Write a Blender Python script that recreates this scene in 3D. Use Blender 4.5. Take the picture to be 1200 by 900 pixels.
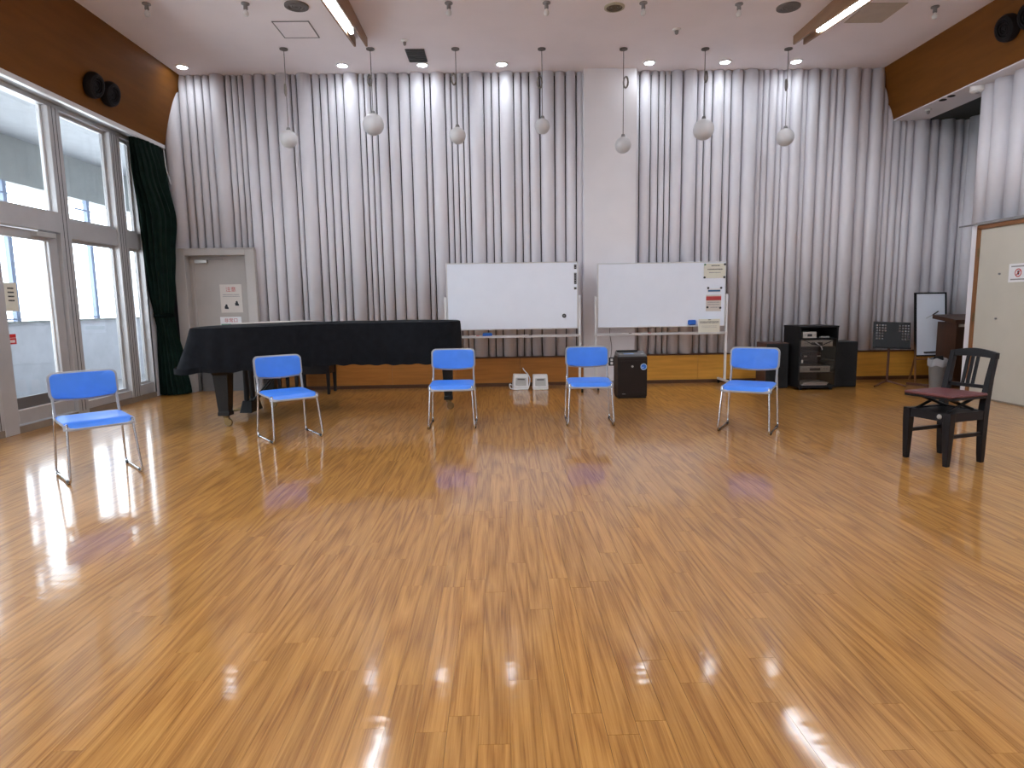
import bpy, bmesh, math, random
from mathutils import Vector, Matrix
random.seed(7)
for o in list(bpy.data.objects): bpy.data.objects.remove(o)
SC = bpy.context.scene
COL = SC.collection

# ------------------------------------------------------------------ camera
FPX, PITCH, YAW, ROLL, CAMH = 733.6, .12838, .018468, -.01608, 1.2
def cam_axes():
    cp, sp, cy, sy = math.cos(PITCH), math.sin(PITCH), math.cos(YAW), math.sin(YAW)
    fo = Vector((sy*cp, cy*cp, -sp)); ri = Vector((cy, -sy, 0)); up = ri.cross(fo)
    cr, sr = math.cos(ROLL), math.sin(ROLL)
    return cr*ri + sr*up, -sr*ri + cr*up, fo
RI, UP, FO = cam_axes()
cd = bpy.data.cameras.new('camera'); cam = bpy.data.objects.new('camera', cd); COL.objects.link(cam)
cd.sensor_fit = 'HORIZONTAL'; cd.sensor_width = 36; cd.lens = FPX/1200*36; cd.clip_start = .05; cd.clip_end = 200
cam.matrix_world = Matrix(((RI.x, UP.x, -FO.x, 0), (RI.y, UP.y, -FO.y, 0), (RI.z, UP.z, -FO.z, CAMH), (0, 0, 0, 1)))
SC.camera = cam
# ------------------------------------------------------------------ world, exposure
W = bpy.data.worlds.new('world'); SC.world = W; W.use_nodes = True
wb = W.node_tree.nodes['Background']; wb.inputs[0].default_value = (.86, .93, 1, 1); wb.inputs[1].default_value = 7.5
vs = SC.view_settings; vs.view_transform = 'Standard'; vs.look = 'None'; vs.gamma = 1; vs.use_curve_mapping = False
vs.exposure = 0.12
TUBE_EMIT, DOWN_EMIT, DOWN_W = 61.0, 55.0, 1.8

# ------------------------------------------------------------------ materials
def nodes_of(m):
    m.use_nodes = True; nt = m.node_tree; return nt, nt.nodes['Principled BSDF']
def mat(name, c, rough=.5, metal=0., var=.06, scale=6., bump=0., bscale=40., spec=.5, coat=0., sheen=0., stretch=None):
    m = bpy.data.materials.new(name); nt, b = nodes_of(m)
    tc = nt.nodes.new('ShaderNodeTexCoord'); n = nt.nodes.new('ShaderNodeTexNoise'); n.inputs['Scale'].default_value = scale; n.inputs['Detail'].default_value = 3
    src = tc.outputs['Object']
    if stretch:
        mp = nt.nodes.new('ShaderNodeMapping'); mp.inputs['Scale'].default_value = stretch; nt.links.new(src, mp.inputs[0]); src = mp.outputs[0]
    nt.links.new(src, n.inputs['Vector'])
    r = nt.nodes.new('ShaderNodeValToRGB')
    r.color_ramp.elements[0].position = .3; r.color_ramp.elements[1].position = .7
    r.color_ramp.elements[0].color = (*[max(0, x*(1-var)) for x in c], 1); r.color_ramp.elements[1].color = (*[min(1, x*(1+var)) for x in c], 1)
    nt.links.new(n.outputs['Fac'], r.inputs[0]); nt.links.new(r.outputs[0], b.inputs['Base Color'])
    b.inputs['Roughness'].default_value = rough; b.inputs['Metallic'].default_value = metal; b.inputs['Specular IOR Level'].default_value = spec
    b.inputs['Coat Weight'].default_value = coat; b.inputs['Coat Roughness'].default_value = .1; b.inputs['Sheen Weight'].default_value = sheen
    if bump:
        n2 = nt.nodes.new('ShaderNodeTexNoise'); n2.inputs['Scale'].default_value = bscale; nt.links.new(src, n2.inputs['Vector'])
        bp = nt.nodes.new('ShaderNodeBump'); bp.inputs['Strength'].default_value = bump; bp.inputs['Distance'].default_value = .01
        nt.links.new(n2.outputs['Fac'], bp.inputs['Height']); nt.links.new(bp.outputs[0], b.inputs['Normal'])
    return m
def emit(name, c, s):
    m = bpy.data.materials.new(name); nt, b = nodes_of(m)
    b.inputs['Base Color'].default_value = (.8, .8, .8, 1); b.inputs['Emission Color'].default_value = (*c, 1); b.inputs['Emission Strength'].default_value = s
    return m
def glass_mat(name, tint=(1, 1, 1), refl=1.):
    m = bpy.data.materials.new(name); m.use_nodes = True; nt = m.node_tree; nt.nodes.clear()
    out = nt.nodes.new('ShaderNodeOutputMaterial'); mx = nt.nodes.new('ShaderNodeMixShader'); t = nt.nodes.new('ShaderNodeBsdfTransparent'); g = nt.nodes.new('ShaderNodeBsdfGlossy')
    lw = nt.nodes.new('ShaderNodeLayerWeight'); pw = nt.nodes.new('ShaderNodeMath'); pw.operation = 'POWER'; pw.inputs[1].default_value = 5
    f = nt.nodes.new('ShaderNodeMath'); f.operation = 'MULTIPLY_ADD'; f.inputs[1].default_value = .9; f.inputs[2].default_value = .04
    nt.links.new(lw.outputs['Facing'], pw.inputs[0]); nt.links.new(pw.outputs[0], f.inputs[0])
    t.inputs[0].default_value = (*tint, 1); g.inputs['Roughness'].default_value = .02; g.inputs[0].default_value = (refl, refl, refl, 1)
    nt.links.new(f.outputs[0], mx.inputs[0]); nt.links.new(t.outputs[0], mx.inputs[1]); nt.links.new(g.outputs[0], mx.inputs[2]); nt.links.new(mx.outputs[0], out.inputs[0])
    return m
def wood_floor():
    m = bpy.data.materials.new('floor_wood'); nt, b = nodes_of(m); N = nt.nodes.new; L = nt.links.new
    uv = N('ShaderNodeUVMap'); uv.uv_map = 'grain'
    mp = N('ShaderNodeMapping'); mp.inputs['Scale'].default_value = (1, .022, 1); L(uv.outputs[0], mp.inputs[0])
    n1 = N('ShaderNodeTexNoise'); n1.inputs['Scale'].default_value = 150; n1.inputs['Detail'].default_value = 5; n1.inputs['Roughness'].default_value = .62; n1.inputs['Distortion'].default_value = .5; L(mp.outputs[0], n1.inputs['Vector'])
    mpw = N('ShaderNodeMapping'); mpw.inputs['Scale'].default_value = (1, .06, 1); L(uv.outputs[0], mpw.inputs[0])
    w = N('ShaderNodeTexNoise'); w.inputs['Scale'].default_value = 9; w.inputs['Detail'].default_value = 1; L(mpw.outputs[0], w.inputs['Vector'])
    mul = N('ShaderNodeMath'); mul.operation = 'MULTIPLY'; mul.inputs[1].default_value = 15; L(w.outputs['Fac'], mul.inputs[0])
    fr = N('ShaderNodeMath'); fr.operation = 'PINGPONG'; fr.inputs[1].default_value = 1; L(mul.outputs[0], fr.inputs[0])
    mixf = N('ShaderNodeMath'); mixf.operation = 'MULTIPLY_ADD'; mixf.inputs[1].default_value = .24; L(fr.outputs[0], mixf.inputs[0])
    m2 = N('ShaderNodeMath'); m2.operation = 'MULTIPLY'; m2.inputs[1].default_value = .76; L(n1.outputs['Fac'], m2.inputs[0]); L(m2.outputs[0], mixf.inputs[2])
    r = N('ShaderNodeValToRGB'); e = r.color_ramp.elements
    e[0].position = .2; e[0].color = (.17, .055, .008, 1); e[1].position = .78; e[1].color = (.60, .30, .075, 1)
    x = r.color_ramp.elements.new(.36); x.color = (.32, .13, .022, 1); x = r.color_ramp.elements.new(.5); x.color = (.44, .20, .042, 1)
    L(mixf.outputs[0], r.inputs[0])
    at = N('ShaderNodeAttribute'); at.attribute_name = 'tone'
    hs = N('ShaderNodeHueSaturation'); L(r.outputs[0], hs.inputs['Color']); L(at.outputs['Fac'], hs.inputs['Value'])
    L(hs.outputs[0], b.inputs['Base Color'])
    b.inputs['Roughness'].default_value = .38; b.inputs['Specular IOR Level'].default_value = .2
    b.inputs['Coat Weight'].default_value = .85; b.inputs['Coat Roughness'].default_value = .09; b.inputs['Coat IOR'].default_value = 1.5
    tc = N('ShaderNodeTexCoord'); mg = N('ShaderNodeMapping'); mg.inputs['Scale'].default_value = (5, 14, 1); L(tc.outputs['Generated'], mg.inputs[0])
    geo = N('ShaderNodeNewGeometry'); L(geo.outputs['Position'], mg.inputs[0])
    nb = N('ShaderNodeTexNoise'); nb.inputs['Scale'].default_value = 1.2; nb.inputs['Detail'].default_value = 2; L(mg.outputs[0], nb.inputs['Vector'])
    bp = N('ShaderNodeBump'); bp.inputs['Strength'].default_value = .06; bp.inputs['Distance'].default_value = .01; L(nb.outputs['Fac'], bp.inputs['Height'])
    L(bp.outputs[0], b.inputs['Coat Normal']); L(bp.outputs[0], b.inputs['Normal'])
    return m
M = {}
M['floor'] = wood_floor()
M['sub'] = mat('subfloor', (.2, .1, .04), .8)
M['pipe'] = mat('pipe_white_paint', (.76, .735, .775), .55, var=.03, scale=2)
M['back'] = mat('pipe_backing', (.06, .055, .06), .9)
M['wall'] = mat('white_wall_paint', (.80, .775, .80), .6, var=.03, scale=2)
M['ceil'] = mat('ceiling_paint', (.87, .80, .81), .8, var=.03, scale=1.5)
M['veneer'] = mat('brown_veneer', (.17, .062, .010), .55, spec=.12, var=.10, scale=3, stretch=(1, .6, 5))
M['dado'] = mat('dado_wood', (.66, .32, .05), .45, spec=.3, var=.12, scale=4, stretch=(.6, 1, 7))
M['dado_l'] = mat('dado_wood_reddish_shaded', (.44, .175, .036), .45, spec=.3, var=.12, scale=4, stretch=(.6, 1, 7))  # left panels: redder veneer, with shade beside the piano mixed into the colour
M['dadocap'] = mat('dark_wood_cap', (.09, .035, .012), .5)
M['trough'] = mat('trough_wood', (.27, .15, .08), .5, var=.12, scale=4, stretch=(5, .6, 5))
M['alu'] = mat('aluminium_frame', (.50, .485, .485), .42, .25, var=.04)
M['aludark'] = mat('dark_gasket', (.06, .06, .065), .6)
M['sill'] = mat('brown_sill', (.26, .20, .15), .5)
M['glass'] = glass_mat('window_glass', (.95, .97, .98))
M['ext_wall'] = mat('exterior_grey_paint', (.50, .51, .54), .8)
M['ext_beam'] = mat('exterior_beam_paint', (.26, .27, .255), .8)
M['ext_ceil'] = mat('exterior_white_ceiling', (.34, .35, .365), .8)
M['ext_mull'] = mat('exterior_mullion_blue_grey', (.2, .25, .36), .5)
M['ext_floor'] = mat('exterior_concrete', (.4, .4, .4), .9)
M['white'] = mat('white_plastic', (.82, .81, .80), .4, var=.02)
M['whitemetal'] = mat('white_painted_metal', (.75, .74, .74), .4, var=.02)
M['drain'] = mat('drain_pipe_white', (.72, .73, .72), .5)
M['curtain'] = mat('dark_green_velvet', (.005, .014, .010), .95, var=.3, scale=10, sheen=.03, spec=.1)
M['tie'] = mat('curtain_tie', (.003, .006, .005), 1., spec=.05)
M['doorpaint'] = mat('beige_grey_door_paint', (.42, .375, .345), .5, var=.03)
M['doorframe'] = mat('beige_grey_frame_paint', (.47, .43, .405), .5, var=.03)
M['cream'] = mat('cream_door', (.56, .52, .44), .55, var=.03, scale=3)
M['jamb'] = mat('brown_jamb_wood', (.24, .10, .035), .45, var=.12)
M['paper'] = mat('cream_paper', (.74, .71, .60), .8, var=.02)
M['paperw'] = mat('white_paper', (.8, .79, .8), .8, var=.02)
M['paperbeige'] = mat('beige_paper', (.66, .60, .55), .8, var=.02)
M['ink'] = mat('black_ink', (.02, .02, .025), .7)
M['greyink'] = mat('grey_ink', (.3, .29, .29), .7)
M['redink'] = mat('red_ink', (.5, .06, .06), .7)
M['greenink'] = mat('green_ink', (.10, .25, .17), .7)
M['blueink'] = mat('blue_ink', (.05, .16, .32), .7)
M['red'] = mat('red_plastic', (.6, .02, .02), .4)
M['blackm'] = mat('black_metal', (.008, .008, .009), .5, var=.2, spec=.3)
M['blackw'] = mat('black_lacquer', (.006, .006, .007), .35, var=.2, spec=.3)
M['cloth'] = mat('black_piano_cloth', (.009, .010, .013), .95, var=.25, scale=14, bump=.1, bscale=160, sheen=.02, spec=.15)
M['brass'] = mat('brass', (.22, .15, .07), .35, 1.)
M['chrome'] = mat('chrome_rod', (.56, .55, .56), .2, 1., var=.03)
M['greyplastic'] = mat('grey_plastic_trim', (.34, .33, .34), .45, var=.04)
M['blue'] = mat('blue_vinyl', (.055, .23, .82), .42, var=.05, scale=8, bump=.03, bscale=250)
M['eraser'] = mat('blue_felt', (.02, .13, .55), .8)
M['board'] = mat('whiteboard_enamel', (.84, .885, .98), .18, var=.01, spec=.4)
M['boardframe'] = mat('board_alu_frame', (.66, .66, .66), .3, .6, var=.03)
M['magnet'] = mat('dark_magnet', (.03, .03, .035), .5)
M['purif'] = mat('dark_brown_plastic', (.018, .012, .010), .45, var=.1, spec=.25)
M['purifgrey'] = mat('grey_panel', (.12, .115, .115), .35)
M['display'] = mat('pale_blue_panel', (.25, .36, .62), .3)
M['sticker'] = mat('blue_sticker', (.03, .17, .62), .4)
M['stickerw'] = mat('pale_blue_sticker', (.5, .66, .85), .4)
M['smoked'] = glass_mat('smoked_glass', (.78, .76, .74), .7)
M['silver'] = mat('silver_audio', (.50, .48, .45), .35, .4, var=.03)
M['rackblack'] = mat('rack_black', (.009, .009, .010), .55, var=.15, spec=.25)
M['spkbrown'] = mat('speaker_dark_veneer', (.07, .028, .02), .5, var=.15)
M['spkcloth'] = mat('speaker_cloth', (.010, .010, .011), .95, var=.2, bump=.1, bscale=300)
M['rust'] = mat('brown_painted_pole', (.10, .035, .02), .4)
M['lectern'] = mat('lectern_wood', (.055, .02, .008), .45, var=.15, stretch=(6, 6, .8))
M['bin'] = mat('grey_bin_plastic', (.2, .19, .185), .4)
M['maroon'] = mat('maroon_vinyl', (.13, .035, .035), .35, var=.08)
M['darkwood'] = mat('dark_stained_wood', (.006, .004, .005), .4, var=.2, spec=.25)
M['heatgrey'] = mat('heater_grille_grey', (.5, .5, .48), .5)
M['globe'] = mat('opal_glass_globe', (.62, .61, .615), .3, var=.02)
M['cord'] = mat('dark_cord', (.12, .10, .09), .6)
M['cordlight'] = mat('pale_cord', (.2, .18, .16), .6)
M['bulb'] = mat('frosted_bulb', (.72, .71, .70), .3, var=.02)
M['socket'] = mat('grey_socket', (.24, .23, .23), .45)
M['grille'] = mat('black_grille', (.04, .04, .04), .6)
M['cspk'] = mat('ceiling_speaker_grey', (.16, .145, .14), .7)
M['vent'] = mat('yellowed_vent', (.45, .40, .29), .6)
M['ventdark'] = mat('vent_core', (.13, .10, .06), .6)
M['hatch'] = mat('beige_hatch', (.50, .43, .35), .7)
M['nozzle'] = mat('dark_bronze_nozzle', (.008, .005, .005), .6, spec=.2)
M['alcove'] = mat('dark_green_black_grille', (.03, .035, .03), .8)
M['tube'] = emit('fluorescent_tube', (.80, .90, 1), TUBE_EMIT)
M['down'] = emit('downlight_lens', (.85, .93, 1), DOWN_EMIT)

# ------------------------------------------------------------------ mesh builder
class MB:
    def __init__(s): s.v = []; s.f = []
    def add(s, vs_, fs):
        n = len(s.v); s.v += [tuple(x) for x in vs_]; s.f += [tuple(i+n for i in f) for f in fs]; return s
    def box(s, x0, x1, y0, y1, z0, z1):
        return s.add([(x0,y0,z0),(x1,y0,z0),(x1,y1,z0),(x0,y1,z0),(x0,y0,z1),(x1,y0,z1),(x1,y1,z1),(x0,y1,z1)],
                     [(0,3,2,1),(4,5,6,7),(0,1,5,4),(1,2,6,5),(2,3,7,6),(3,0,4,7)])
    def hexa(s, p):  # 8 corner points, same order as box
        return s.add(p, [(0,3,2,1),(4,5,6,7),(0,1,5,4),(1,2,6,5),(2,3,7,6),(3,0,4,7)])
    def prism(s, pts, ax, a, b):
        n = len(pts)
        def P(p, t): return (t, p[0], p[1]) if ax == 0 else ((p[0], t, p[1]) if ax == 1 else (p[0], p[1], t))
        vs_ = [P(p, a) for p in pts] + [P(p, b) for p in pts]
        fs = [tuple(range(n))[::-1], tuple(range(n, 2*n))] + [(i, (i+1) % n, n+(i+1) % n, n+i) for i in range(n)]
        return s.add(vs_, fs)
    def ring(s, rings, closed=True, caps=True):
        n = len(rings[0]); vs_ = [p for r in rings for p in r]; fs = []
        for k in range(len(rings)-1):
            for i in range(n if closed else n-1):
                j = (i+1) % n; fs.append((k*n+i, k*n+j, (k+1)*n+j, (k+1)*n+i))
        if caps: fs += [tuple(range(n))[::-1], tuple(range((len(rings)-1)*n, len(rings)*n))]
        return s.add(vs_, fs)
    def cyl(s, p0, p1, r0, r1=None, n=16, caps=True):
        r1 = r0 if r1 is None else r1; p0 = Vector(p0); p1 = Vector(p1); d = (p1-p0).normalized()
        a = d.orthogonal().normalized() if abs(d.z) < .99 else Vector((1, 0, 0)); b = d.cross(a)
        R = [[p+(a*math.cos(2*math.pi*i/n)+b*math.sin(2*math.pi*i/n))*r for i in range(n)] for p, r in ((p0, r0), (p1, r1))]
        return s.ring(R, True, caps)
    def lathe(s, prof, n=24, c=(0, 0, 0), ax='z'):
        R = []
        for r, h in prof:
            ring = []
            for i in range(n):
                t = 2*math.pi*i/n; p = (r*math.cos(t), r*math.sin(t), h)
                if ax == 'x': p = (h, p[0], p[1])
                elif ax == 'y': p = (p[0], -h, p[1])
                ring.append((p[0]+c[0], p[1]+c[1], p[2]+c[2]))
            R.append(ring)
        return s.ring(R)
    def tube(s, path, r, n=8, bend=.03, closed=False):
        P = [Vector(p) for p in path]; Q = []
        for i, p in enumerate(P):
            if 0 < i < len(P)-1 and bend > 0:
                a = (P[i-1]-p); b = (P[i+1]-p); la, lb = a.length, b.length; k = min(bend, la*.45, lb*.45)
                A = p+a/la*k; B = p+b/lb*k
                for t in (0, .25, .5, .75, 1): Q.append(A*(1-t)**2+p*2*t*(1-t)+B*t*t)
            else: Q.append(p)
        R = []; up = None
        for i, p in enumerate(Q):
            d = ((Q[min(i+1, len(Q)-1)]-Q[max(i-1, 0)])).normalized()
            if up is None: up = d.orthogonal().normalized()
            up = (up-d*up.dot(d)).normalized(); b = d.cross(up)
            R.append([p+(up*math.cos(2*math.pi*j/n)+b*math.sin(2*math.pi*j/n))*r for j in range(n)])
        return s.ring(R)
    def mesh(s, name):
        me = bpy.data.meshes.new(name); me.from_pydata(s.v, [], s.f); me.update()
        bm = bmesh.new(); bm.from_mesh(me); bmesh.ops.recalc_face_normals(bm, faces=bm.faces); bm.to_mesh(me); bm.free()
        return me
    def obj(s, name, m, parent=None, smooth=False, bevel=0., loc=(0, 0, 0), rz=0., seg=2):
        me = s.mesh(name); me.materials.append(M[m] if isinstance(m, str) else m)
        o = bpy.data.objects.new(name, me); COL.objects.link(o); o.parent = parent; o.location = loc; o.rotation_euler = (0, 0, rz)
        if bevel:
            b = o.modifiers.new('bevel', 'BEVEL'); b.width = bevel; b.segments = seg; b.limit_method = 'ANGLE'; b.angle_limit = .6
        if smooth:
            for p in me.polygons: p.use_smooth = True
            me.set_sharp_from_angle(angle=math.radians(40))
        return o
def bx(*a): return MB().box(*a)
def tag(o, label=None, cat=None, group=None, kind=None):
    if label: o['label'] = label
    if cat: o['category'] = cat
    if group: o['group'] = group
    if kind: o['kind'] = kind
    return o
def thing(name, loc, label, cat, group=None, rz=0., kind=None):
    o = bpy.data.objects.new(name, None); COL.objects.link(o); o.location = loc; o.rotation_euler = (0, 0, rz); o.empty_display_size = .1
    return tag(o, label, cat, group, kind)
def copy_tree(o, parent=None):
    c = o.copy(); COL.objects.link(c); c.parent = parent
    for ch in [x for x in bpy.data.objects if x.parent == o and x != c]: copy_tree(ch, c)
    return c
def text(body, size, m, parent, mtx, name='lettering', ext=.0006):
    cu = bpy.data.curves.new('t', 'FONT'); cu.body = body; cu.size = size; cu.align_x = 'CENTER'; cu.align_y = 'CENTER'; cu.extrude = ext
    t = bpy.data.objects.new('t', cu); COL.objects.link(t); bpy.context.view_layer.update()
    me = bpy.data.meshes.new_from_object(t.evaluated_get(bpy.context.evaluated_depsgraph_get())); bpy.data.objects.remove(t)
    me.materials.clear(); me.materials.append(M[m]); o = bpy.data.objects.new(name, me); COL.objects.link(o); o.parent = parent; o.matrix_local = mtx
    return o
FACE_Y = Matrix.Rotation(math.pi/2, 4, 'X')            # text facing -Y
def T(x, y, z): return Matrix.Translation((x, y, z))

# ------------------------------------------------------------------ dimensions of the room
CZ, YW, XL, XR = 4.36, 9.15, -4.82, 5.62
Y0 = -3.0
PIPE_Z0, DADO_Z = .43, .43

# ------------------------------------------------------------------ floor
fl = tag(bx(-4.9, 6.9, Y0, 9.4, -.12, -.008).obj('floor', 'sub'), 'glossy brown wood plank floor of the hall', 'floor', kind='structure')
PW, PL = .09, .914
def plank_data(x0, x1, y0, y1, du, dv):
    g = .0004
    x0 += g; x1 -= g; y0 += g; y1 -= g
    v = [(x0,y0,0),(x1,y0,0),(x1,y1,0),(x0,y1,0),(x0,y0,-.008),(x1,y0,-.008),(x1,y1,-.008),(x0,y1,-.008)]
    f = [(0,1,2,3),(0,4,5,1),(1,5,6,2),(2,6,7,3),(3,7,4,0)]
    return v, f, [(p[0]-x0+du, p[1]-y0+dv) for p in v]
def plank_mesh(name, items):
    V, F, UV, TN = [], [], [], []
    for (v, f, uv, tone) in items:
        n = len(V); V += v; F += [tuple(i+n for i in q) for q in f]; UV += uv; TN += [tone]*len(v)
    me = bpy.data.meshes.new(name); me.from_pydata(V, [], F); me.update()
    ul = me.uv_layers.new(name='grain')
    for l in me.loops: ul.data[l.index].uv = UV[l.vertex_index]
    a = me.attributes.new('tone', 'FLOAT', 'POINT'); a.data.foreach_set('value', TN)
    me.materials.append(M['floor']); return me
rp = random.Random(3); planks = []
ncol = int(math.ceil(11.7/PW))
for i in range(ncol):
    x0 = -4.85+i*PW; x1 = min(x0+PW, 6.85); y = Y0-rp.random()*PL
    while y < 9.3:
        a, b = max(y, Y0), min(y+PL, 9.3)
        if b-a > .02: planks.append((x0, x1, a, b))
        y += PL
def in_view(p):
    for x in (p[0], p[1]):
        for y in (p[2], p[3]):
            d = Vector((x, y, 0))-Vector((0, 0, CAMH)); z = d.dot(FO)
            if z > .3 and abs(d.dot(RI)/z*FPX) < 600 and -d.dot(UP)/z*FPX < 450: return True
    return False
planks.sort(key=lambda p: (0 if (in_view(p) and p[3]-p[2] > .9) else 1, math.hypot((p[0]+p[1])/2, (p[2]+p[3])/2)))
variants = []
for k in range(30):
    variants.append(plank_mesh('plank', [(*plank_data(0, PW, 0, PL, rp.random()*40, rp.random()*60), rp.uniform(.93, 1.07))]))
for p in planks[:300]:
    o = bpy.data.objects.new('plank', variants[rp.randrange(30)]); COL.objects.link(o); o.parent = fl; o.location = (p[0], p[2], 0)
rest = plank_mesh('planks_further_off', [(*plank_data(*p, rp.random()*40, rp.random()*60), rp.uniform(.93, 1.07)) for p in planks[300:]])
o = bpy.data.objects.new('planks_further_off', rest); COL.objects.link(o); o.parent = fl; o['kind'] = 'stuff'

# ------------------------------------------------------------------ ceiling
tag(bx(-5.0, 7.0, Y0, 9.45, CZ, CZ+.12).obj('ceiling', 'ceil'), 'flat pale mauve-grey plaster ceiling', 'ceiling', kind='structure')

# ------------------------------------------------------------------ back wall: dado, pillar and white pipes
wbk = tag(bx(-4.95, 6.9, YW+.12, 9.45, 0, CZ).obj('wall_back', 'back'), 'back wall lined with upright white pipes above brown dado', 'wall', kind='structure')
BL = [-4.596,-4.355,-4.245,-4.136,-4.027,-3.923,-3.715,-3.629,-3.545,-3.468,-3.321,-3.169,-3.024,-2.816,-2.737,-2.528,-2.42,-2.315,-2.204,-2.098,-1.89,-1.81,-1.725,-1.644,-1.493,-1.34,-1.183,-.984,-.899,-.697,-.615,-.534,-.452,-.371,-.162,-.055,.051,.255,.362,.468,.619,.824,.973,1.126,1.226]
BR = [1.952,2.016,2.175,2.285,2.375,2.457,2.62,2.829,2.927,3.042,3.204,3.306,3.469,3.676,3.752,3.839,3.954,4.033,4.148,4.308,4.38,4.543,4.692,4.791,4.906,5.12,5.271,5.468,5.538,5.627,5.735,5.816,5.928,6.144,6.289,6.502,6.639]
_pc = {}
def pipe(parent, x, y, r, z0, z1, mt='pipe'):
    key = (round(r, 3), round(z0, 2), round(z1, 2))
    if key not in _pc:
        mb = MB().cyl((0, 0, z0), (0, 0, z1), key[0], n=28); me = mb.mesh('pipe'); me.materials.append(M[mt])
        for p in me.polygons: p.use_smooth = len(p.vertices) == 4
        _pc[key] = me
    o = bpy.data.objects.new('pipe', _pc[key]); COL.objects.link(o); o.parent = parent; o.location = (x, y, 0); return o
for B in (BL, BR):
    for a, b in zip(B[:-1], B[1:]):
        z1 = CZ if b < 5.65 else 3.70
        z0 = 2.02 if b < -3.44 else PIPE_Z0
        gap = .012 if b < 3.6 else .005
        pipe(wbk, (a+b)/2, YW, (b-a-gap)/2, z0, z1)
bx(1.215, 1.945, 9.0, YW+.13, 0, CZ).obj('pillar', 'wall', wbk)
bx(1.212, 1.948, 8.992, 9.0, 0, .06).obj('pillar_plinth', 'greyplastic', wbk)
def dado(x0, x1, n, m):
    w = (x1-x0)/n
    for i in range(n):
        bx(x0+i*w+.0015, x0+(i+1)*w-.0015, 9.06, YW+.12, .0, DADO_Z-.02).obj('dado_panel', m, wbk)
    bx(x0, x1, 9.045, YW+.12, DADO_Z-.02, DADO_Z).obj('dado_cap', 'dadocap', wbk)
    tag(bx(x0, x1, 9.05, 9.06, 0, .05).obj('baseboard_back', 'dadocap', wbk))
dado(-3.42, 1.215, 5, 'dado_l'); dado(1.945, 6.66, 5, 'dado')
# wall outlet on the pillar and its wire
ot = tag(thing('wall_outlet', (1.61, 8.997, .34), 'dark-framed wall outlet low on the white pillar', 'outlet'))
bx(-.04, .04, -.012, .003, -.06, .06).obj('frame', 'ink', ot, bevel=.003)
for z in (-.025, .025): bx(-.016, .02, -.017, -.011, z-.018, z+.018).obj('socket', 'white', ot, bevel=.002)
MB().tube([(1.60, 8.99, .40), (1.615, 8.985, .55), (1.58, 8.985, .75), (1.59, 8.99, .9)], .004, 6, .05).obj('cable', 'cord')
tag(bpy.data.objects['cable'], 'thin dark cable hanging down the white pillar above the outlet', 'cable')

# steel door in the back wall (left end)
dr = tag(thing('door_1', (-3.99, 9.05, 0), 'beige-grey steel door behind the piano in a wide frame', 'door', kind='structure'))
for x0, x1 in ((-.55, -.40), (.44, .57)): bx(x0, x1, -.05, .14, 0, 2.015).obj('door_frame', 'doorframe', dr, bevel=.006)
bx(-.40, .44, -.05, .14, 1.93, 2.015).obj('door_frame', 'doorframe', dr, bevel=.006)
bx(-.56, .58, -.06, .0, 2.015, 2.03).obj('door_frame', 'doorframe', dr, bevel=.003)
bx(-.40, .44, .085, .13, .01, 1.93).obj('door_leaf', 'doorpaint', dr)
bx(-.34, -.36, .07, .085, .02, 1.92).obj('hinge_stile', 'doorframe', dr)
cl = bx(-.30, -.13, .03, .085, 1.83, 1.875).obj('door_closer', 'silver', dr, bevel=.004)
bx(-.13, .09, .045, .055, 1.875, 1.885).obj('closer_arm', 'socket', cl)
bx(-.40, .44, .07, .088, .0, .3).obj('kick_plate', 'purifgrey', dr)
def lines(parent, x0, x1, y, zs, h=.008, m='greyink', name='print_line', seed=1):
    r = random.Random(seed); mb = MB()
    for z in zs:
        x = x0
        while x < x1-.004:
            w = r.uniform(.6, 1.2)*h; mb.box(x, min(x+w, x1), y-.0015, y, z-h*r.uniform(.3, .5), z+h*r.uniform(.3, .5)); x += w+h*.35
    return mb.obj(name, m, parent)
s = thing('door_notice', (-3.83, 9.128, 1.33), 'beige caution notice with two black hand marks on the steel door', 'notice')
bx(-.155, .155, 0, .004, -.2, .2).obj('sheet', 'paperbeige', s)
text('注意', .075, 'redink', s, T(0, -.002, .125) @ FACE_Y)
lines(s, -.12, .12, 0, (.055, .03), .012, seed=4)
def mitten(px, pz, nm):
    mb = MB().prism([(px-.022,pz-.03),(px+.03,pz-.035),(px+.032,pz-.012),(px+.02,pz),(px+.016,pz+.028),(px+.004,pz+.036),(px-.01,pz+.03),(px-.014,pz+.008),(px-.024,pz+.002)], 1, -.002, 0); return mb.obj(nm, 'ink', s)
mitten(-.08, -.115, 'hand_mark'); mitten(.07, -.07, 'hand_mark')
s = thing('exit_notice', (-3.86, 9.128, .97), 'white notice with red heading and green band on the steel door', 'notice')
bx(-.15, .15, 0, .004, -.1, .1).obj('sheet', 'paperw', s)
text('非常口', .065, 'redink', s, T(.005, -.002, .045) @ FACE_Y); bx(-.14, .14, -.002, 0, -.05, -.0).obj('green_band', 'greenink', s)

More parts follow.
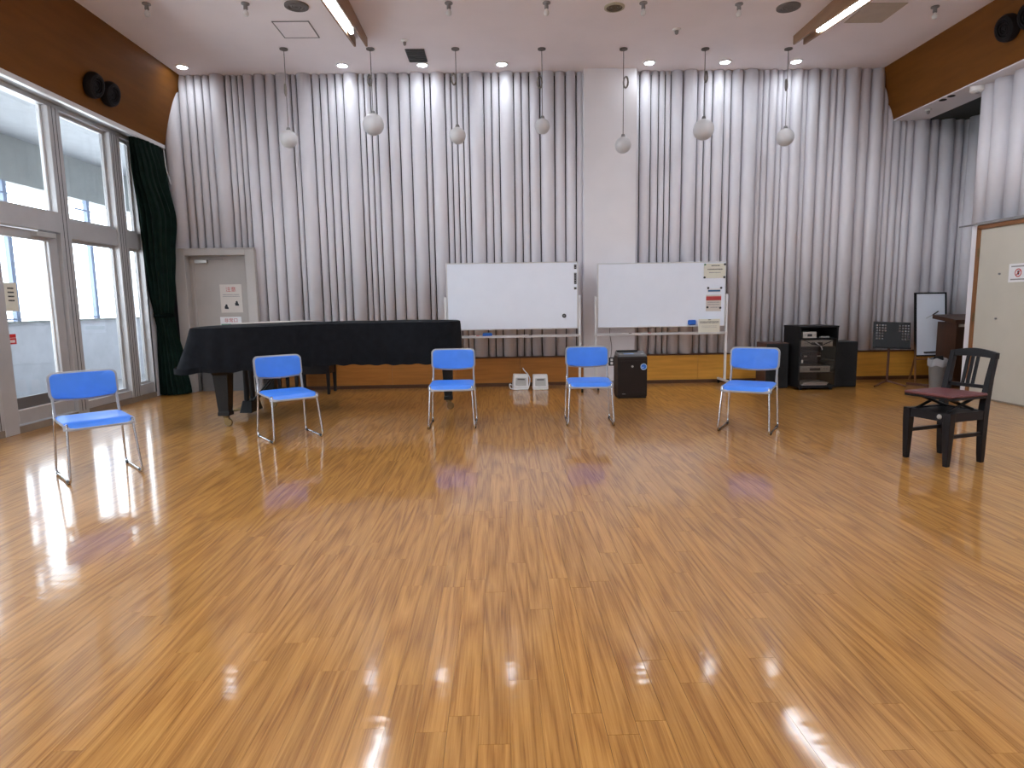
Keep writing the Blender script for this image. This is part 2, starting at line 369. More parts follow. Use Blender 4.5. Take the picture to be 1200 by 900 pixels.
# ------------------------------------------------------------------ soffits (brown, leaning outwards towards the bottom)
def soff(name, top, bot, out, zb, label):
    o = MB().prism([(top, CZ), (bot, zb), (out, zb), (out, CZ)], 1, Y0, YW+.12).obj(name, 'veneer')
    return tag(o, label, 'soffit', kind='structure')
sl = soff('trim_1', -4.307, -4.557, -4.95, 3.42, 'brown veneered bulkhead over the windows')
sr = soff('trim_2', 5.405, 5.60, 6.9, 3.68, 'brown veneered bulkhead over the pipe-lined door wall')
bx(-4.95, -4.56, Y0, 9.05, 3.405, 3.4195).obj('soffit_underside', 'ext_ceil', sl)
bx(-4.60, -4.545, Y0, 9.04, 3.375, 3.425).obj('curtain_rail', 'whitemetal', sl, bevel=.004)
MB().tube([(-4.60, 8.98, 3.62), (-4.56, 9.02, 3.55), (-4.565, 9.03, 3.38), (-4.55, 9.03, 3.1), (-4.5, 9.02, 2.9)], .008, 6, .04).obj('rail_cord', 'whitemetal', sl)
bx(5.605, 6.07, Y0, YW+.1, 3.665, 3.679).obj('soffit_underside', 'wall', sr)
bx(6.07, 6.9, 7.6, YW+.1, 3.67, 3.679).obj('dark_grille', 'alcove', sr)

# ------------------------------------------------------------------ left wall: windows, glass door
XA, XB = -4.865, -4.76
wl = tag(bx(XA, XB, 8.66, 9.3, 0, 3.42).obj('wall_left', 'wall'), 'short white wall between the windows and the pipe wall', 'wall', kind='structure')
bx(XA, XB, Y0, 8.66, 3.36, 3.41).obj('window_head', 'alu', wl); bx(XA-.1, XB+.014, Y0, 8.66, -.004, .068).obj('window_sill', 'sill', wl)
def window(name, ya, yb, label, mull=.16, zb=.2, tz=(1.99, 2.19)):
    w = tag(thing(name, (0, (ya+yb)/2, 0), label, 'window', kind='structure')); ya -= (ya+yb)/2; yb = -ya
    c = lambda a, b, z0, z1, n='frame_rail', d=0.: bx(XA+d, XB-d, a, b, z0, z1).obj(n, 'alu', w, bevel=.004)
    bx(XA, XB+.02, yb-mull, yb, .07, 3.36).obj('mullion', 'alu', w, bevel=.004)
    for k in (.3, .55, .8): bx(XB+.02, XB+.022, yb-mull*k-.004, yb-mull*k+.004, .07, 3.36).obj('groove', 'aludark', w)
    c(ya, yb-mull, .07, zb); c(ya, yb-mull, tz[0], tz[1], 'transom')
    e = yb-mull
    for z0, z1 in ((zb, tz[0]), (tz[1], 3.36)):
        for a, b, p, q in ((ya, ya+.035, z0, z1), (e-.035, e, z0, z1)): bx(-4.848, -4.812, a, b, p, q).obj('sash_stile', 'alu', w)
        for p in (z0, z1-.035): bx(-4.848, -4.812, ya+.035, e-.035, p, p+.035).obj('sash_rail', 'alu', w)
        bx(-4.835, -4.829, ya+.035, e-.035, z0+.035, z1-.035).obj('pane', 'glass', w)
    return w
window('window_1', 8.30, 8.66, 'narrow window beside the dark green curtain', .04, .2)
window('window_2', 7.22, 8.30, 'tall window between the glass door and the narrow window', .20, .16)
# glass door with fanlight
gd = tag(thing('door_2', (0, 6.6, 0), 'aluminium-framed glass door with a fanlight and closer', 'door', kind='structure'))
bx(XA, XB+.02, .44, .62, .0, 3.36).obj('mullion', 'alu', gd, bevel=.005)
for k in (.5, .555): bx(XB+.02, XB+.022, k-.004, k+.004, .07, 3.36).obj('groove', 'aludark', gd)
bx(XA, XB+.02, -.62, -.44, 0, 3.36).obj('mullion', 'alu', gd, bevel=.005)
bx(XA-.01, XB+.03, -.44, .44, 2.03, 2.25).obj('transom', 'alu', gd, bevel=.006)
bx(XA, XB, -.44, .44, .0, .07).obj('threshold', 'alu', gd)
lf = bx(XA+.03, XB-.02, .30, .43, .08, 2.02).obj('leaf_stile', 'alu', gd, bevel=.004)
bx(XA+.03, XB-.02, -.43, -.38, .08, 2.02).obj('leaf_stile', 'alu', gd, bevel=.004)
bx(XA+.03, XB-.02, -.38, .30, 1.93, 2.02).obj('leaf_rail', 'alu', gd, bevel=.004)
bx(XA+.03, XB-.02, -.38, .30, .08, .22).obj('leaf_rail', 'alu', gd, bevel=.004)
bx(XA+.05, XB-.04, -.38, .30, .22, .34).obj('leaf_rail', 'purifgrey', gd)
bx(XB-.045, XB-.015, -.38, .30, .215, .225).obj('rail_bead', 'whitemetal', gd)
for y in (.285, -.38): bx(-4.843, -4.815, y, y+.015, .34, 1.93).obj('glazing_bead', 'whitemetal', gd)
bx(-4.835, -4.829, -.38, .30, .34, 1.93).obj('pane', 'glass', gd)
bx(-4.835, -4.829, -.44, .44, 2.25, 3.36).obj('pane', 'glass', gd)
bx(-4.845, -4.812, .415, .44, 2.25, 3.36).obj('fanlight_bead', 'whitemetal', gd)
c_ = bx(XB-.02, XB+.05, .05, .33, 1.96, 2.01).obj('door_closer', 'silver', gd, bevel=.006)
bx(XB+.02, XB+.03, .1, .42, 2.015, 2.025).obj('closer_arm', 'socket', c_)
# bays that carry on towards the viewer's end of the hall
k = 3; yb = 5.98
while yb > Y0+1.1:
    window('window_%d' % k, yb-1.1, yb, 'tall aluminium window %s' % ('next to the glass door' if k == 3 else 'further along the glazed side of the hall'), .16); k += 1; yb -= 1.1
bx(XA, XB, Y0, yb, 0, 3.42).obj('wall_end', 'wall', wl)
# notices on the glass door
nt_ = thing('door_sign', (-4.826, 6.35, 1.34), 'pale yellow paper with four printed lines on the glass door', 'sign')
bx(0, .002, -.085, .085, -.14, .14).obj('sheet', 'paper', nt_)
for z in (.085, .045, .005, -.035):
    mb = MB(); y = -.035
    while y < .045: mb.box(.002, .004, y, y+.012, z-.007, z+.007); y += .016
    mb.obj('print_line', 'ink', nt_)
nt_ = thing('door_sticker', (-4.826, 6.30, .925), 'small red sticker with pale lettering on the glass door', 'sticker')
bx(0, .002, -.055, .055, -.05, .05).obj('sheet', 'red', nt_, bevel=.0005)
bx(.002, .003, -.05, .05, .01, .014).obj('print_line', 'paperw', nt_)
mb = MB(); y = -.045
while y < .04: mb.box(.002, .003, y, y+.013, -.034, -.008); y += .017
mb.obj('print_line', 'paperw', nt_)

# ------------------------------------------------------------------ outside corridor
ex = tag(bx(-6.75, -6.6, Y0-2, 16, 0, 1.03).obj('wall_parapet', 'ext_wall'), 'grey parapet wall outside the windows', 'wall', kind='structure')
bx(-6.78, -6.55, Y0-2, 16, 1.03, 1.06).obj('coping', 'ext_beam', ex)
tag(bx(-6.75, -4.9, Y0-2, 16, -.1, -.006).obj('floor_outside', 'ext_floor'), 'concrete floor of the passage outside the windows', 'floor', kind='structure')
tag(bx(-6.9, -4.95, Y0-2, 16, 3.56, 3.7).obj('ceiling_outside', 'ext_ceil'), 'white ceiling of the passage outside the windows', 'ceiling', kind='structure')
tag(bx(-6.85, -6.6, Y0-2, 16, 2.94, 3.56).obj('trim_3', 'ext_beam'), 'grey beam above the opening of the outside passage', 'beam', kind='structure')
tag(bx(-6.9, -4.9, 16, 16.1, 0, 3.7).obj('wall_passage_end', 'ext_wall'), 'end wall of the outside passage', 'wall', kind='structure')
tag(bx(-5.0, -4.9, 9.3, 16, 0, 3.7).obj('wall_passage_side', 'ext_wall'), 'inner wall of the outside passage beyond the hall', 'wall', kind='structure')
for i in range(-1, 3):
    y = 8.78+i*1.72
    p = tag(thing('window_post', (-6.62, y, 1.06), ['blue-grey post in the passage opening, before the glazing next to the glass door', 'blue-grey post in the passage opening seen through the glass door', 'blue-grey post in the passage opening seen through the tall window', 'blue-grey post in the passage opening beyond the narrow window'][i+1], 'post', 'posts in the outside passage opening'))
    bx(-.03, .03, -.035, .035, 0, 1.88).obj('post', 'ext_mull', p); bx(.03, .05, -.34, .03, 1.70, 1.725).obj('stay', 'ext_mull', p); bx(.03, .05, -.26, .03, .02, .04).obj('stay', 'ext_mull', p)
for i, y in enumerate((8.55, 8.78)):
    p = tag(thing('drain_pipe', (-5.05, y, 0), 'white drain pipe standing outside the narrow window' + (', the thicker one with collars' if i == 0 else ', the plain slimmer one'), 'pipe'))
    r = .05 if i == 0 else .042
    MB().cyl((0, 0, -.006), (0, 0, 3.56), r, n=20).obj('pipe', 'drain', p, smooth=True)
    if i == 0:
        for z in (1.25, 2.75): MB().cyl((0, 0, z), (0, 0, z+.12), r+.012, n=20).obj('collar', 'drain', p, smooth=True)

# ------------------------------------------------------------------ right wall: pipes above, doors below, alcove behind
wr = tag(bx(5.88, 6.02, Y0, 7.5, 0, 3.68).obj('wall_right', 'wall'), 'white right-hand wall hung with pipes above the doors', 'wall', kind='structure')
Bq = [7.748, 7.548, 7.327, 7.271, 7.065]; rq = random.Random(5)
while Bq[-1] > Y0+.3: Bq.append(Bq[-1]-rq.choice((.2, .15, .107, .08, .2)))
for a, b in zip(Bq[:-1], Bq[1:]): pipe(wr, 5.86, (a+b)/2, (a-b-.004)/2, 2.05, 3.68)
bx(5.66, 5.90, 7.37, 7.53, 0, 2.03).obj('wall_end', 'wall', wr)
for a, b in ((2.6, 5.28), (Y0, .5)): bx(5.66, 5.9, a, b, 0, 2.0).obj('wall_panel', 'wall', wr)
bx(5.60, 5.98, Y0, 7.40, 2.015, 2.045).obj('head_cap', 'socket', wr); MB().tube([(5.63, 7.38, 2.03), (5.66, 7.74, 2.035)], .009, 6).obj('head_rod', 'socket', wr)
def rdoor(name, y1, y0, label):
    d = tag(thing(name, (5.62, (y0+y1)/2, 0), label, 'door', kind='structure')); h = (y1-y0)/2
    for s_ in (-1, 1): bx(-.005, .24, s_*h-.024, s_*h+.024, 0, 1.99).obj('door_frame', 'jamb', d, bevel=.003)
    bx(-.005, .24, -h-.024, h+.024, 1.965, 2.012).obj('door_frame', 'jamb', d, bevel=.003)
    for s_ in (-1, 1): bx(.012, .05, (-h+.026) if s_ < 0 else .002, -.002 if s_ < 0 else h-.026, .02, 1.962).obj('door_leaf', 'cream', d)
    bx(.005, .05, -h, h, 0, .018).obj('threshold', 'sill', d)
    for z in (1.70, .95): bx(-.008, .004, h-.03, h-.012, z-.05, z+.05).obj('hinge', 'brass', d)
    for y, z in ((h-.35, 1.44), (h-.35, .94), (h-.35, .52)): MB().lathe([(.001, -.006), (.011, -.004), (.011, .012)], 10, (.0, y, z), 'x').obj('door_stud', 'socket', d)
    return d
rdoor('door_3', 7.37, 5.30, 'cream double door with brown frame and a prohibition notice')
rdoor('door_4', 2.57, .52, 'cream double door further along the right wall')
s = thing('prohibition_notice', (5.628, 6.76, 1.44), 'white notice with a red ring on the cream double door', 'notice')
bx(-.003, 0, -.13, .13, -.10, .10).obj('sheet', 'paperw', s)
mb = MB(); n = 28
for i in range(n):
    a, b = 2*math.pi*i/n, 2*math.pi*(i+1)/n
    mb.add([(-.005, R_*math.cos(t), R_*math.sin(t)) for t in (a, b) for R_ in (.034, .046)], [(0, 1, 3, 2)])
mb.obj('red_ring', 'redink', s)
mb = MB().hexa([(-.005, -.033, .025), (-.005, -.026, .032), (-.005, .033, -.025), (-.005, .026, -.032), (-.004, -.033, .025), (-.004, -.026, .032), (-.004, .033, -.025), (-.004, .026, -.032)]); mb.obj('red_bar', 'redink', s)
bx(-.0045, -.0035, -.012, .012, -.02, .022).obj('pictogram', 'ink', s)
for z in (.07, -.07): bx(-.0045, -.0035, -.1, .1, z-.007, z+.007).obj('print_line', 'greyink', s)
# alcove
wa = tag(bx(6.76, 6.9, 7.2, YW+.12, 0, 3.7).obj('wall_alcove', 'wall'), 'pipe-lined side wall of the alcove beside the music stand', 'wall', kind='structure')
for a, b in ((9.07, 8.87), (8.87, 8.72), (8.72, 8.61), (8.61, 8.41), (8.41, 8.26), (8.26, 8.06), (8.06, 7.9), (7.9, 7.7)): pipe(wa, 6.71, (a+b)/2, (a-b-.004)/2, DADO_Z, 3.67)
pipe(wa, 6.695, 9.135, .055, DADO_Z, 3.67)
bx(6.66, 6.76, 7.2, 9.06, 0, DADO_Z).obj('dado_panel', 'dado', wa)
tag(bx(6.02, 6.9, 7.2, 7.34, 0, 3.7).obj('wall_alcove_end', 'wall'), 'near end wall of the alcove behind the doors', 'wall', kind='structure')
tag(bx(-4.95, 6.1, Y0-.12, Y0, 0, CZ).obj('wall_front', 'wall'), 'plain white wall at the viewing end of the hall', 'wall', kind='structure')

# ------------------------------------------------------------------ light troughs with fluorescent tubes
def trough(xi, xo, label, yend):
    d = 1 if xo > xi else -1; t = thing('light_trough', ((xi+xo)/2, yend, CZ), label, 'light trough', 'light troughs on the ceiling'); cx = (xi+xo)/2
    ys = [0, -1.5, -3, -5, -8, -10.5]; dep = lambda y: min(.1-.088*y, .5)
    for x, nm in ((xi, 'inner_board'), (xo, 'outer_board')):
        mb = MB(); R = [[(x-cx-.011, y, -.0005), (x-cx+.011, y, -.0005), (x-cx+.011, y, -dep(y)), (x-cx-.011, y, -dep(y))] for y in ys]; mb.ring(R).obj(nm, 'trough', t)
    mb = MB(); R = [[(-.06, y-.25, -dep(y)+.09), (.06, y-.25, -dep(y)+.09), (.06, y-.25, -dep(y)+.07), (-.06, y-.25, -dep(y)+.07)] for y in ys]; mb.ring(R).obj('reflector', 'socket', t)
    y = -.45
    while y > -9:
        y2 = y-1.2; f = lambda q: -dep(q)+.022
        if not (y > -4.2 and y2 < -4.2):
            for ox in ((d*.01,) if y > -1.5 else (-.03, .03)):      # single tube at the seen end; unseen twin tubes added as fill light
                tb = MB().cyl((ox, y, f(y)), (ox, y2, f(y2)), .021, n=14).obj('fluorescent_tube', 'tube', t, smooth=True)
                for q in (y+.012, y2-.012): MB().box(ox-.02, ox+.02, q-.01, q+.01, f(q)-.015, f(q)+.06).obj('lamp_holder', 'white', tb)
        y = y2-.06
    return t
trough(-1.52, -1.66, 'brown board light trough with fluorescent tubes beside the square outlined hatch', 7.95)
trough(3.64, 3.765, 'brown board light trough with fluorescent tubes beside the beige hatch', 8.0)

# ------------------------------------------------------------------ ceiling fittings
def downlight(x, y, i):
    lab = ['glowing round downlight in the ceiling corner by the brown bulkhead', 'glowing round downlight behind the end of a light trough', 'glowing round downlight next to the square black grille', 'glowing round downlight nearest the pillar, between two globe pendants', 'glowing round downlight just beside the white pillar', 'glowing round downlight above the right-hand whiteboard edge', 'glowing round downlight above the stereo rack side of the wall'][i]
    t = thing('downlight', (x, y, CZ), lab, 'ceiling light', 'downlights along the pipe wall')
    MB().lathe([(.062, -.001), (.085, -.001), (.085, -.010), (.062, -.013), (.0615, -.002)], 28).obj('trim_ring', 'white', t, smooth=True)
    MB().lathe([(.001, -.010), (.04, -.016), (.062, -.010), (.062, -.002)], 28).obj('lens', 'down', t, smooth=True)
    l = bpy.data.lights.new('downlight_beam', 'SPOT'); l.energy = DOWN_W; l.spot_size = math.radians(150); l.spot_blend = .9; l.shadow_soft_size = .05; l.color = (.84, .93, 1)
    lo = bpy.data.objects.new('downlight_beam', l); COL.objects.link(lo); lo.parent = t; lo.location = (0, 0, -.03); lo.rotation_euler = (math.radians(12), 0, 0)
for i, x in enumerate((-4.117, -2.015, -.96, .095, 2.066, 3.084, 4.042)): downlight(x, 8.80, i)
def bulb_fix(x, y, lab):
    t = thing('bare_bulb', (x, y, CZ), lab, 'ceiling light', 'row of bare bulbs on the ceiling'); t.scale = (.85, .85, .80)
    MB().lathe([(.05, 0), (.05, -.012), (.03, -.016), (.022, -.03)], 18).obj('flange', 'socket', t, smooth=True)
    MB().lathe([(.024, -.02), (.026, -.075), (.02, -.08)], 16).obj('socket', 'socket', t, smooth=True)
    MB().lathe([(.012, -.075), (.018, -.09), (.032, -.115), (.034, -.135), (.024, -.16), (.002, -.168)], 18).obj('bulb', 'bulb', t, smooth=True)
for x, y, lab in ((-3.62, 7.06, 'unlit bare ceiling bulb nearest the bulkhead over the windows'), (-2.6, 7.07, 'unlit bare ceiling bulb beside the round speaker and outlined hatch'), (-.474, 7.09, 'unlit bare ceiling bulb next to the left light trough, short of the black grille'), (.562, 7.1, 'unlit bare ceiling bulb midway between the light trough and the yellowed vent'),
                  (1.60, 7.12, 'unlit bare ceiling bulb close beside the round yellowed vent'), (2.645, 7.16, 'unlit bare ceiling bulb between the yellowed vent and the grey ceiling speaker'), (4.854, 7.26, 'unlit bare ceiling bulb beside the beige hatch')): bulb_fix(x, y, lab)
def disc_fit(name, x, y, label, cat, m1, m2, r):
    t = thing(name, (x, y, CZ), label, cat)
    MB().lathe([(r*.8, 0), (r, 0), (r, -.012), (r*.8, -.018), (r*.78, -.003)], 28).obj('rim', m1, t, smooth=True)
    for k in range(3): MB().lathe([(r*(.8-.25*k), -.002), (r*(.8-.25*k), -.014), (r*(.66-.25*k), -.016), (r*(.62-.25*k), -.002)], 28).obj('ring', m2, t, smooth=True)
disc_fit('ceiling_speaker', -2.086, 7.13, 'round grey ceiling speaker beside the outlined hatch', 'speaker', 'cspk', 'cspk', .125)
disc_fit('ceiling_speaker', 3.218, 7.24, 'round grey ceiling speaker beside the right-hand light trough', 'speaker', 'cspk', 'cspk', .125)
disc_fit('ceiling_vent', 1.306, 7.21, 'round yellowed ceiling vent between two bare bulbs', 'vent', 'vent', 'ventdark', .11)
t = thing('ceiling_grille', (-.995, 8.49, CZ), 'square black ventilation grille in the ceiling', 'vent')
bx(-.12, .12, -.2, .2, -.01, 0).obj('frame', 'grille', t)
for i in range(8): bx(-.11, .11, -.18+i*.05, -.16+i*.05, -.018, -.008).obj('slat', 'grille', t)
def hatch(name, x0, x1, y0, y1, m, label):
    t = thing(name, ((x0+x1)/2, (y0+y1)/2, CZ), label, 'hatch'); a, b = (x1-x0)/2, (y1-y0)/2
    for p in ((-a, a, -b, -b+.012), (-a, a, b-.012, b), (-a, -a+.012, -b, b), (a-.012, a, -b, b)): bx(*p, -.006, 0).obj('edge_frame', 'cspk' if m == 'ceil' else 'hatch', t)
    bx(-a+.012, a-.012, -b+.012, b-.012, -.004, 0).obj('panel', m, t)
hatch('ceiling_hatch', -2.48, -2.065, 7.49, 7.93, 'ceil', 'square outlined access hatch flush with the ceiling')
hatch('ceiling_hatch', 4.05, 4.49, 7.16, 7.64, 'hatch', 'beige square access hatch in the ceiling')
def small_det(x, y, z, label, r=.03):
    t = thing('detector', (x, y, z), label, 'detector')
    MB().lathe([(r*1.4, 0), (r*1.4, -.01), (r*.9, -.02)], 16).obj('base', 'white', t, smooth=True); MB().lathe([(r*.7, -.018), (r*.6, -.05), (r*.3, -.06)], 14).obj('sensor', 'socket', t, smooth=True)
small_det(-1.08, 8.03, CZ, 'small dark-tipped detector beside the black ceiling grille')
small_det(2.144, 7.78, CZ, 'small detector between globe pendants and bare bulbs', .035)
small_det(5.75, 8.6, 3.665, 'small dark fitting under the right-hand bulkhead near the alcove')
t = thing('smoke_detector', (5.74, 7.72, 3.665), 'white drum-shaped smoke detector under the right-hand bulkhead', 'detector')
MB().lathe([(.08, 0), (.08, -.05), (.06, -.065)], 24).obj('body', 'white', t, smooth=True); MB().lathe([(.03, -.06), (.025, -.075)], 16).obj('sensor', 'greyplastic', t, smooth=True)
for y in (8.05, 8.2): tag(MB().lathe([(.04, 0), (.045, -.006), (.02, -.012)], 16, (5.66, y, 3.665)).obj('bulkhead_vent', 'nozzle', None, smooth=True), 'tiny dark round vent under the right-hand bulkhead', 'vent', 'tiny vents under the right bulkhead')

def nozzle(x, y, z, tilt, label, group=None):
    t = thing('air_nozzle', (x, y, z), label, 'air nozzle', 'round dark air nozzles on the bulkheads'); t.rotation_euler = (0, tilt, 0)
    MB().lathe([(.115, 0), (.135, .01), (.14, .05), (.125, .085), (.10, .09), (.096, .03)], 28, ax='x').obj('drum', 'nozzle', t, smooth=True)
    for k, r in enumerate((.095, .068, .042)): MB().lathe([(r, .03), (r, .088-.006*k), (r-.014, .088-.006*k), (r-.014, .03)], 24, ax='x').obj('ring', 'nozzle', t, smooth=True)
    MB().lathe([(.001, .02), (.024, .02), (.02, .075), (.002, .08)], 16, ax='x').obj('core', 'nozzle', t, smooth=True)
for y, l in ((7.40, 'dark round air nozzle on the brown bulkhead over the glass door'), (7.70, 'dark round air nozzle on the window bulkhead, nearer the pipe wall')): nozzle(-4.487, y, 3.68, math.radians(15), l)
for y, l in ((6.98, 'dark round air nozzle on the bulkhead over the doors, nearer the alcove'), (6.68, 'dark round air nozzle on the bulkhead over the cream doors, further from the alcove')): nozzle(5.50, y, 4.03, math.pi-math.radians(15), l)

# ------------------------------------------------------------------ globe pendants
def pendant(x, y, zc, r, cz_, label, coil=True, side=1):
    t = thing('globe_pendant', (x, y, CZ), label, 'pendant lamp', 'globe pendants in front of the pipe wall')
    MB().lathe([(.05, 0), (.05, -.012), (.02, -.024)], 20).obj('canopy', 'cord', t, smooth=True)
    top = zc-CZ+r
    MB().cyl((0, 0, -.02), (0, 0, top), .0045, n=8).obj('cord', 'cord', t)
    if coil:
        mb = MB(); pts = []
        for i in range(37):
            a = i/12*2*math.pi; k = .052+.004*math.sin(i); pts.append((side*(.03+k*.62*math.sin(a)*.85), .006*math.sin(i*1.3), cz_-CZ+k*1.35*math.cos(a)))
        mb.tube(pts, .0095, 6, 0).obj('cord_coil', 'cordlight', t, smooth=True)
    MB().lathe([(.006, top+.035), (.02, top+.03), (.028, top+.004), (.03, top-.006)], 16).obj('cap', 'socket', t, smooth=True)
    prof = [(max(.002, r*math.sin(math.pi*i/20)), zc-CZ+r*math.cos(math.pi*i/20)) for i in range(21)]
    MB().lathe(prof, 32).obj('globe', 'globe', t, smooth=True)
pendant(-2.6, 8.25, 3.289, .108, 3.876, 'small globe pendant in front of the pipes, above the piano keyboard end', True, -.3)
pendant(-1.54, 8.27, 3.458, .132, 3.988, 'larger globe pendant hanging near the end of a light trough', True, -.8)
pendant(-.486, 8.29, 3.318, .103, 3.999, 'small globe pendant hanging above the gap before the left whiteboard', True, -1)
pendant(.594, 8.315, 3.427, .095, 3.959, 'smallest globe pendant hanging above the left whiteboard', True, -1)
pendant(1.63, 8.34, 3.192, .103, 3.959, 'globe pendant hanging lowest, in front of the plain white pillar', True, 1)
pendant(2.673, 8.36, 3.376, .132, 4.022, 'larger globe pendant hanging above the right-hand whiteboard', True, .6)
pendant(3.746, 8.38, 3.274, .110, 3.92, 'small globe pendant hanging beside the whiteboard, towards the stereo rack', True, -.4)

# ------------------------------------------------------------------ curtain
ct = thing('curtain', (-4.62, 8.8, 0), 'dark green-black curtain tied back beside the narrow window', 'curtain')
def lerp_tab(tab, z):
    for (z0, a), (z1, b) in zip(tab[:-1], tab[1:]):
        if z0 <= z <= z1:
            k = (z-z0)/(z1-z0); k = k*k*(3-2*k); return [p+(q-p)*k for p, q in zip(a, b)]
    return tab[-1][1]
tab = [(0.012, (.02, .07, .19, .17)), (.5, (.0, .07, .15, .15)), (.95, (-.015, .05, .11, .12)), (1.12, (-.02, .02, .11, .13)), (1.5, (-.01, -.0, .15, .17)), (1.95, (.0, -.01, .17, .22)), (2.4, (.025, -.02, .19, .26)), (3.0, (.0, -.06, .12, .32)), (3.375, (.0, -.08, .07, .34))]
R = []; nθ = 132
for i in range(44):
    z = .012+(3.375-.012)*i/43; cx, cy, hx, hy = lerp_tab(tab, z); ring = []
    for j in range(nθ):
        a = 2*math.pi*j/nθ; amp = .10+.05*math.sin(3*a+1); k = 1+amp*math.sin(19*a+.5*math.sin(z*2.1))+.03*math.sin(7*a+z)
        ring.append((cx+hx*k*math.cos(a), cy+hy*k*math.sin(a), z))
    R.append(ring)
MB().ring(R).obj('drape', 'curtain', ct, smooth=True)
ring0 = [[(-.02+(.115+d)*math.cos(a), .02+(.135+d)*math.sin(a), z) for a in [2*math.pi*j/28 for j in range(28)]] for z, d in ((1.08, .0), (1.09, .012), (1.13, .012), (1.14, .0))]
MB().ring(ring0).obj('tieback', 'tie', ct, smooth=True)

# ------------------------------------------------------------------ grand piano and its cover
PX, PY = -2.755, 6.95
pn = thing('grand_piano', (PX, PY, 0), 'black grand piano on three stout legs under a cloth cover', 'piano')
OUT = [(-3.02,6.17),(-2.75,6.14),(-2.5,6.22),(-2.25,6.45),(-2.0,6.74),(-1.75,6.92),(-1.45,6.99),(-1.05,7.0),(-.75,7.02),(-.54,7.10),(-.45,7.28),(-.47,7.48),(-.58,7.63),(-.82,7.68),(-1.5,7.69),(-2.2,7.69),(-3.02,7.69)]
def inset(P, d):
    n = len(P); Q = []
    for i in range(n):
        a, b, c = Vector(P[i-1]), Vector(P[i]), Vector(P[(i+1) % n]); e1 = (b-a).normalized(); e2 = (c-b).normalized()
        n1 = Vector((-e1.y, e1.x)); n2 = Vector((-e2.y, e2.x)); m_ = (n1+n2).normalized(); Q.append(tuple(b+m_*d/max(.5, m_.dot(n1))))
    return Q
loc = lambda P: [(x-PX, y-PY) for x, y in P]
MB().prism(loc(inset(OUT, .045)), 2, .60, .985).obj('case', 'blackw', pn)
bx(-3.0-PX, -2.86-PX, -.70, .66, .60, .68).obj('key_slip', 'blackw', pn)
def pleg(x, y, wt, wb, nm='leg', flare=True):
    t0 = [( -wt, -wt), (wt, -wt), (wt, wt), (-wt, wt)]
    zs = [(.115, wb), (.15, wb), (.165, wb*.9), (.2, wb*.95), (.45, wt), (.53, wt*1.06), (.57, wt*1.35), (.605, wt*1.9)]
    R = [[(x-PX+sx*w, y-PY+sy*w, z) for sx, sy in ((-1,-1),(1,-1),(1,1),(-1,1))] for z, w in zs]
    l = MB().ring(R).obj(nm, 'blackw', pn, bevel=.004)
    MB().lathe([(.02, .085), (.032, .092), (.032, .115)], 14, (x-PX, y-PY, 0)).obj('caster_plate', 'brass', l)
    c = MB().lathe([(.006, -.016), (.036, -.016), (.042, -.008), (.042, .008), (.036, .016), (.006, .016)], 20, (x-PX+.02, y-PY, .042), 'y').obj('caster', 'brass', l, smooth=True)
    bx(x-PX-.012, x-PX+.03, y-PY-.024, y-PY+.024, .05, .09).obj('caster_fork', 'brass', l)
pleg(-2.80, 6.34, .07, .058); pleg(-2.76, 7.52, .07, .058); pleg(-.60, 7.13, .058, .05)
ly = MB()
lx = -2.775-PX; ly0 = 6.93-PY
for dy in (-.075, .075): ly.cyl((lx-.01, ly0+dy*1.1, .19), (lx-.01, ly0+dy, .61), .028, .026, 12)
lyo = ly.obj('lyre_posts', 'blackw', pn, smooth=True)
MB().hexa([(lx-.07, ly0-.16, .06), (lx+.07, ly0-.16, .06), (lx+.07, ly0+.16, .06), (lx-.07, ly0+.16, .06), (lx-.05, ly0-.11, .19), (lx+.05, ly0-.11, .19), (lx+.05, ly0+.11, .19), (lx-.05, ly0+.11, .19)]).obj('lyre_box', 'blackw', pn, bevel=.008)
for dy in (-.07, 0, .07):
    MB().tube([(lx-.05, ly0+dy, .09), (lx-.12, ly0+dy, .085), (lx-.17, ly0+dy, .075)], .011, 8, .02).obj('pedal', 'brass', pn, smooth=True)
for dy in (-.06, .06): MB().cyl((lx+.04, ly0+dy, .17), (lx+.42, ly0+dy*.8, .61), .011, n=10).obj('lyre_brace', 'blackw', pn, smooth=True)
# the cover
cv = thing('piano_cover', (PX, PY, .99), 'black cloth cover draped over the grand piano to below its rim', 'cover')
def resample(P, n):
    P = [Vector((*p, 0)) for p in P]; P.append(P[0]); L_ = [0]
    for a, b in zip(P[:-1], P[1:]): L_.append(L_[-1]+(b-a).length)
    out = []
    for i in range(n):
        t = L_[-1]*i/n; k = max(j for j in range(len(L_)) if L_[j] <= t+1e-9); k = min(k, len(P)-2)
        f = (t-L_[k])/(L_[k+1]-L_[k]); out.append((P[k]+(P[k+1]-P[k])*f, t))
    return out, L_[-1]
N = 320; rs, LT = resample(OUT, N)
pts = [r[0] for r in rs]
for _ in range(2): pts = [(pts[i-1]+pts[i]*2+pts[(i+1) % N])/4 for i in range(N)]
nrm = []
for i in range(N):
    d = (pts[(i+1) % N]-pts[i-1]).normalized(); nrm.append(Vector((d.y, -d.x, 0)))
def hem(x): # hem height along the piano
    return .575 if x < -2.3 else (.575-.035*min(1, (x+2.3)/1.0))
R = []
levels = [(-1, None)]
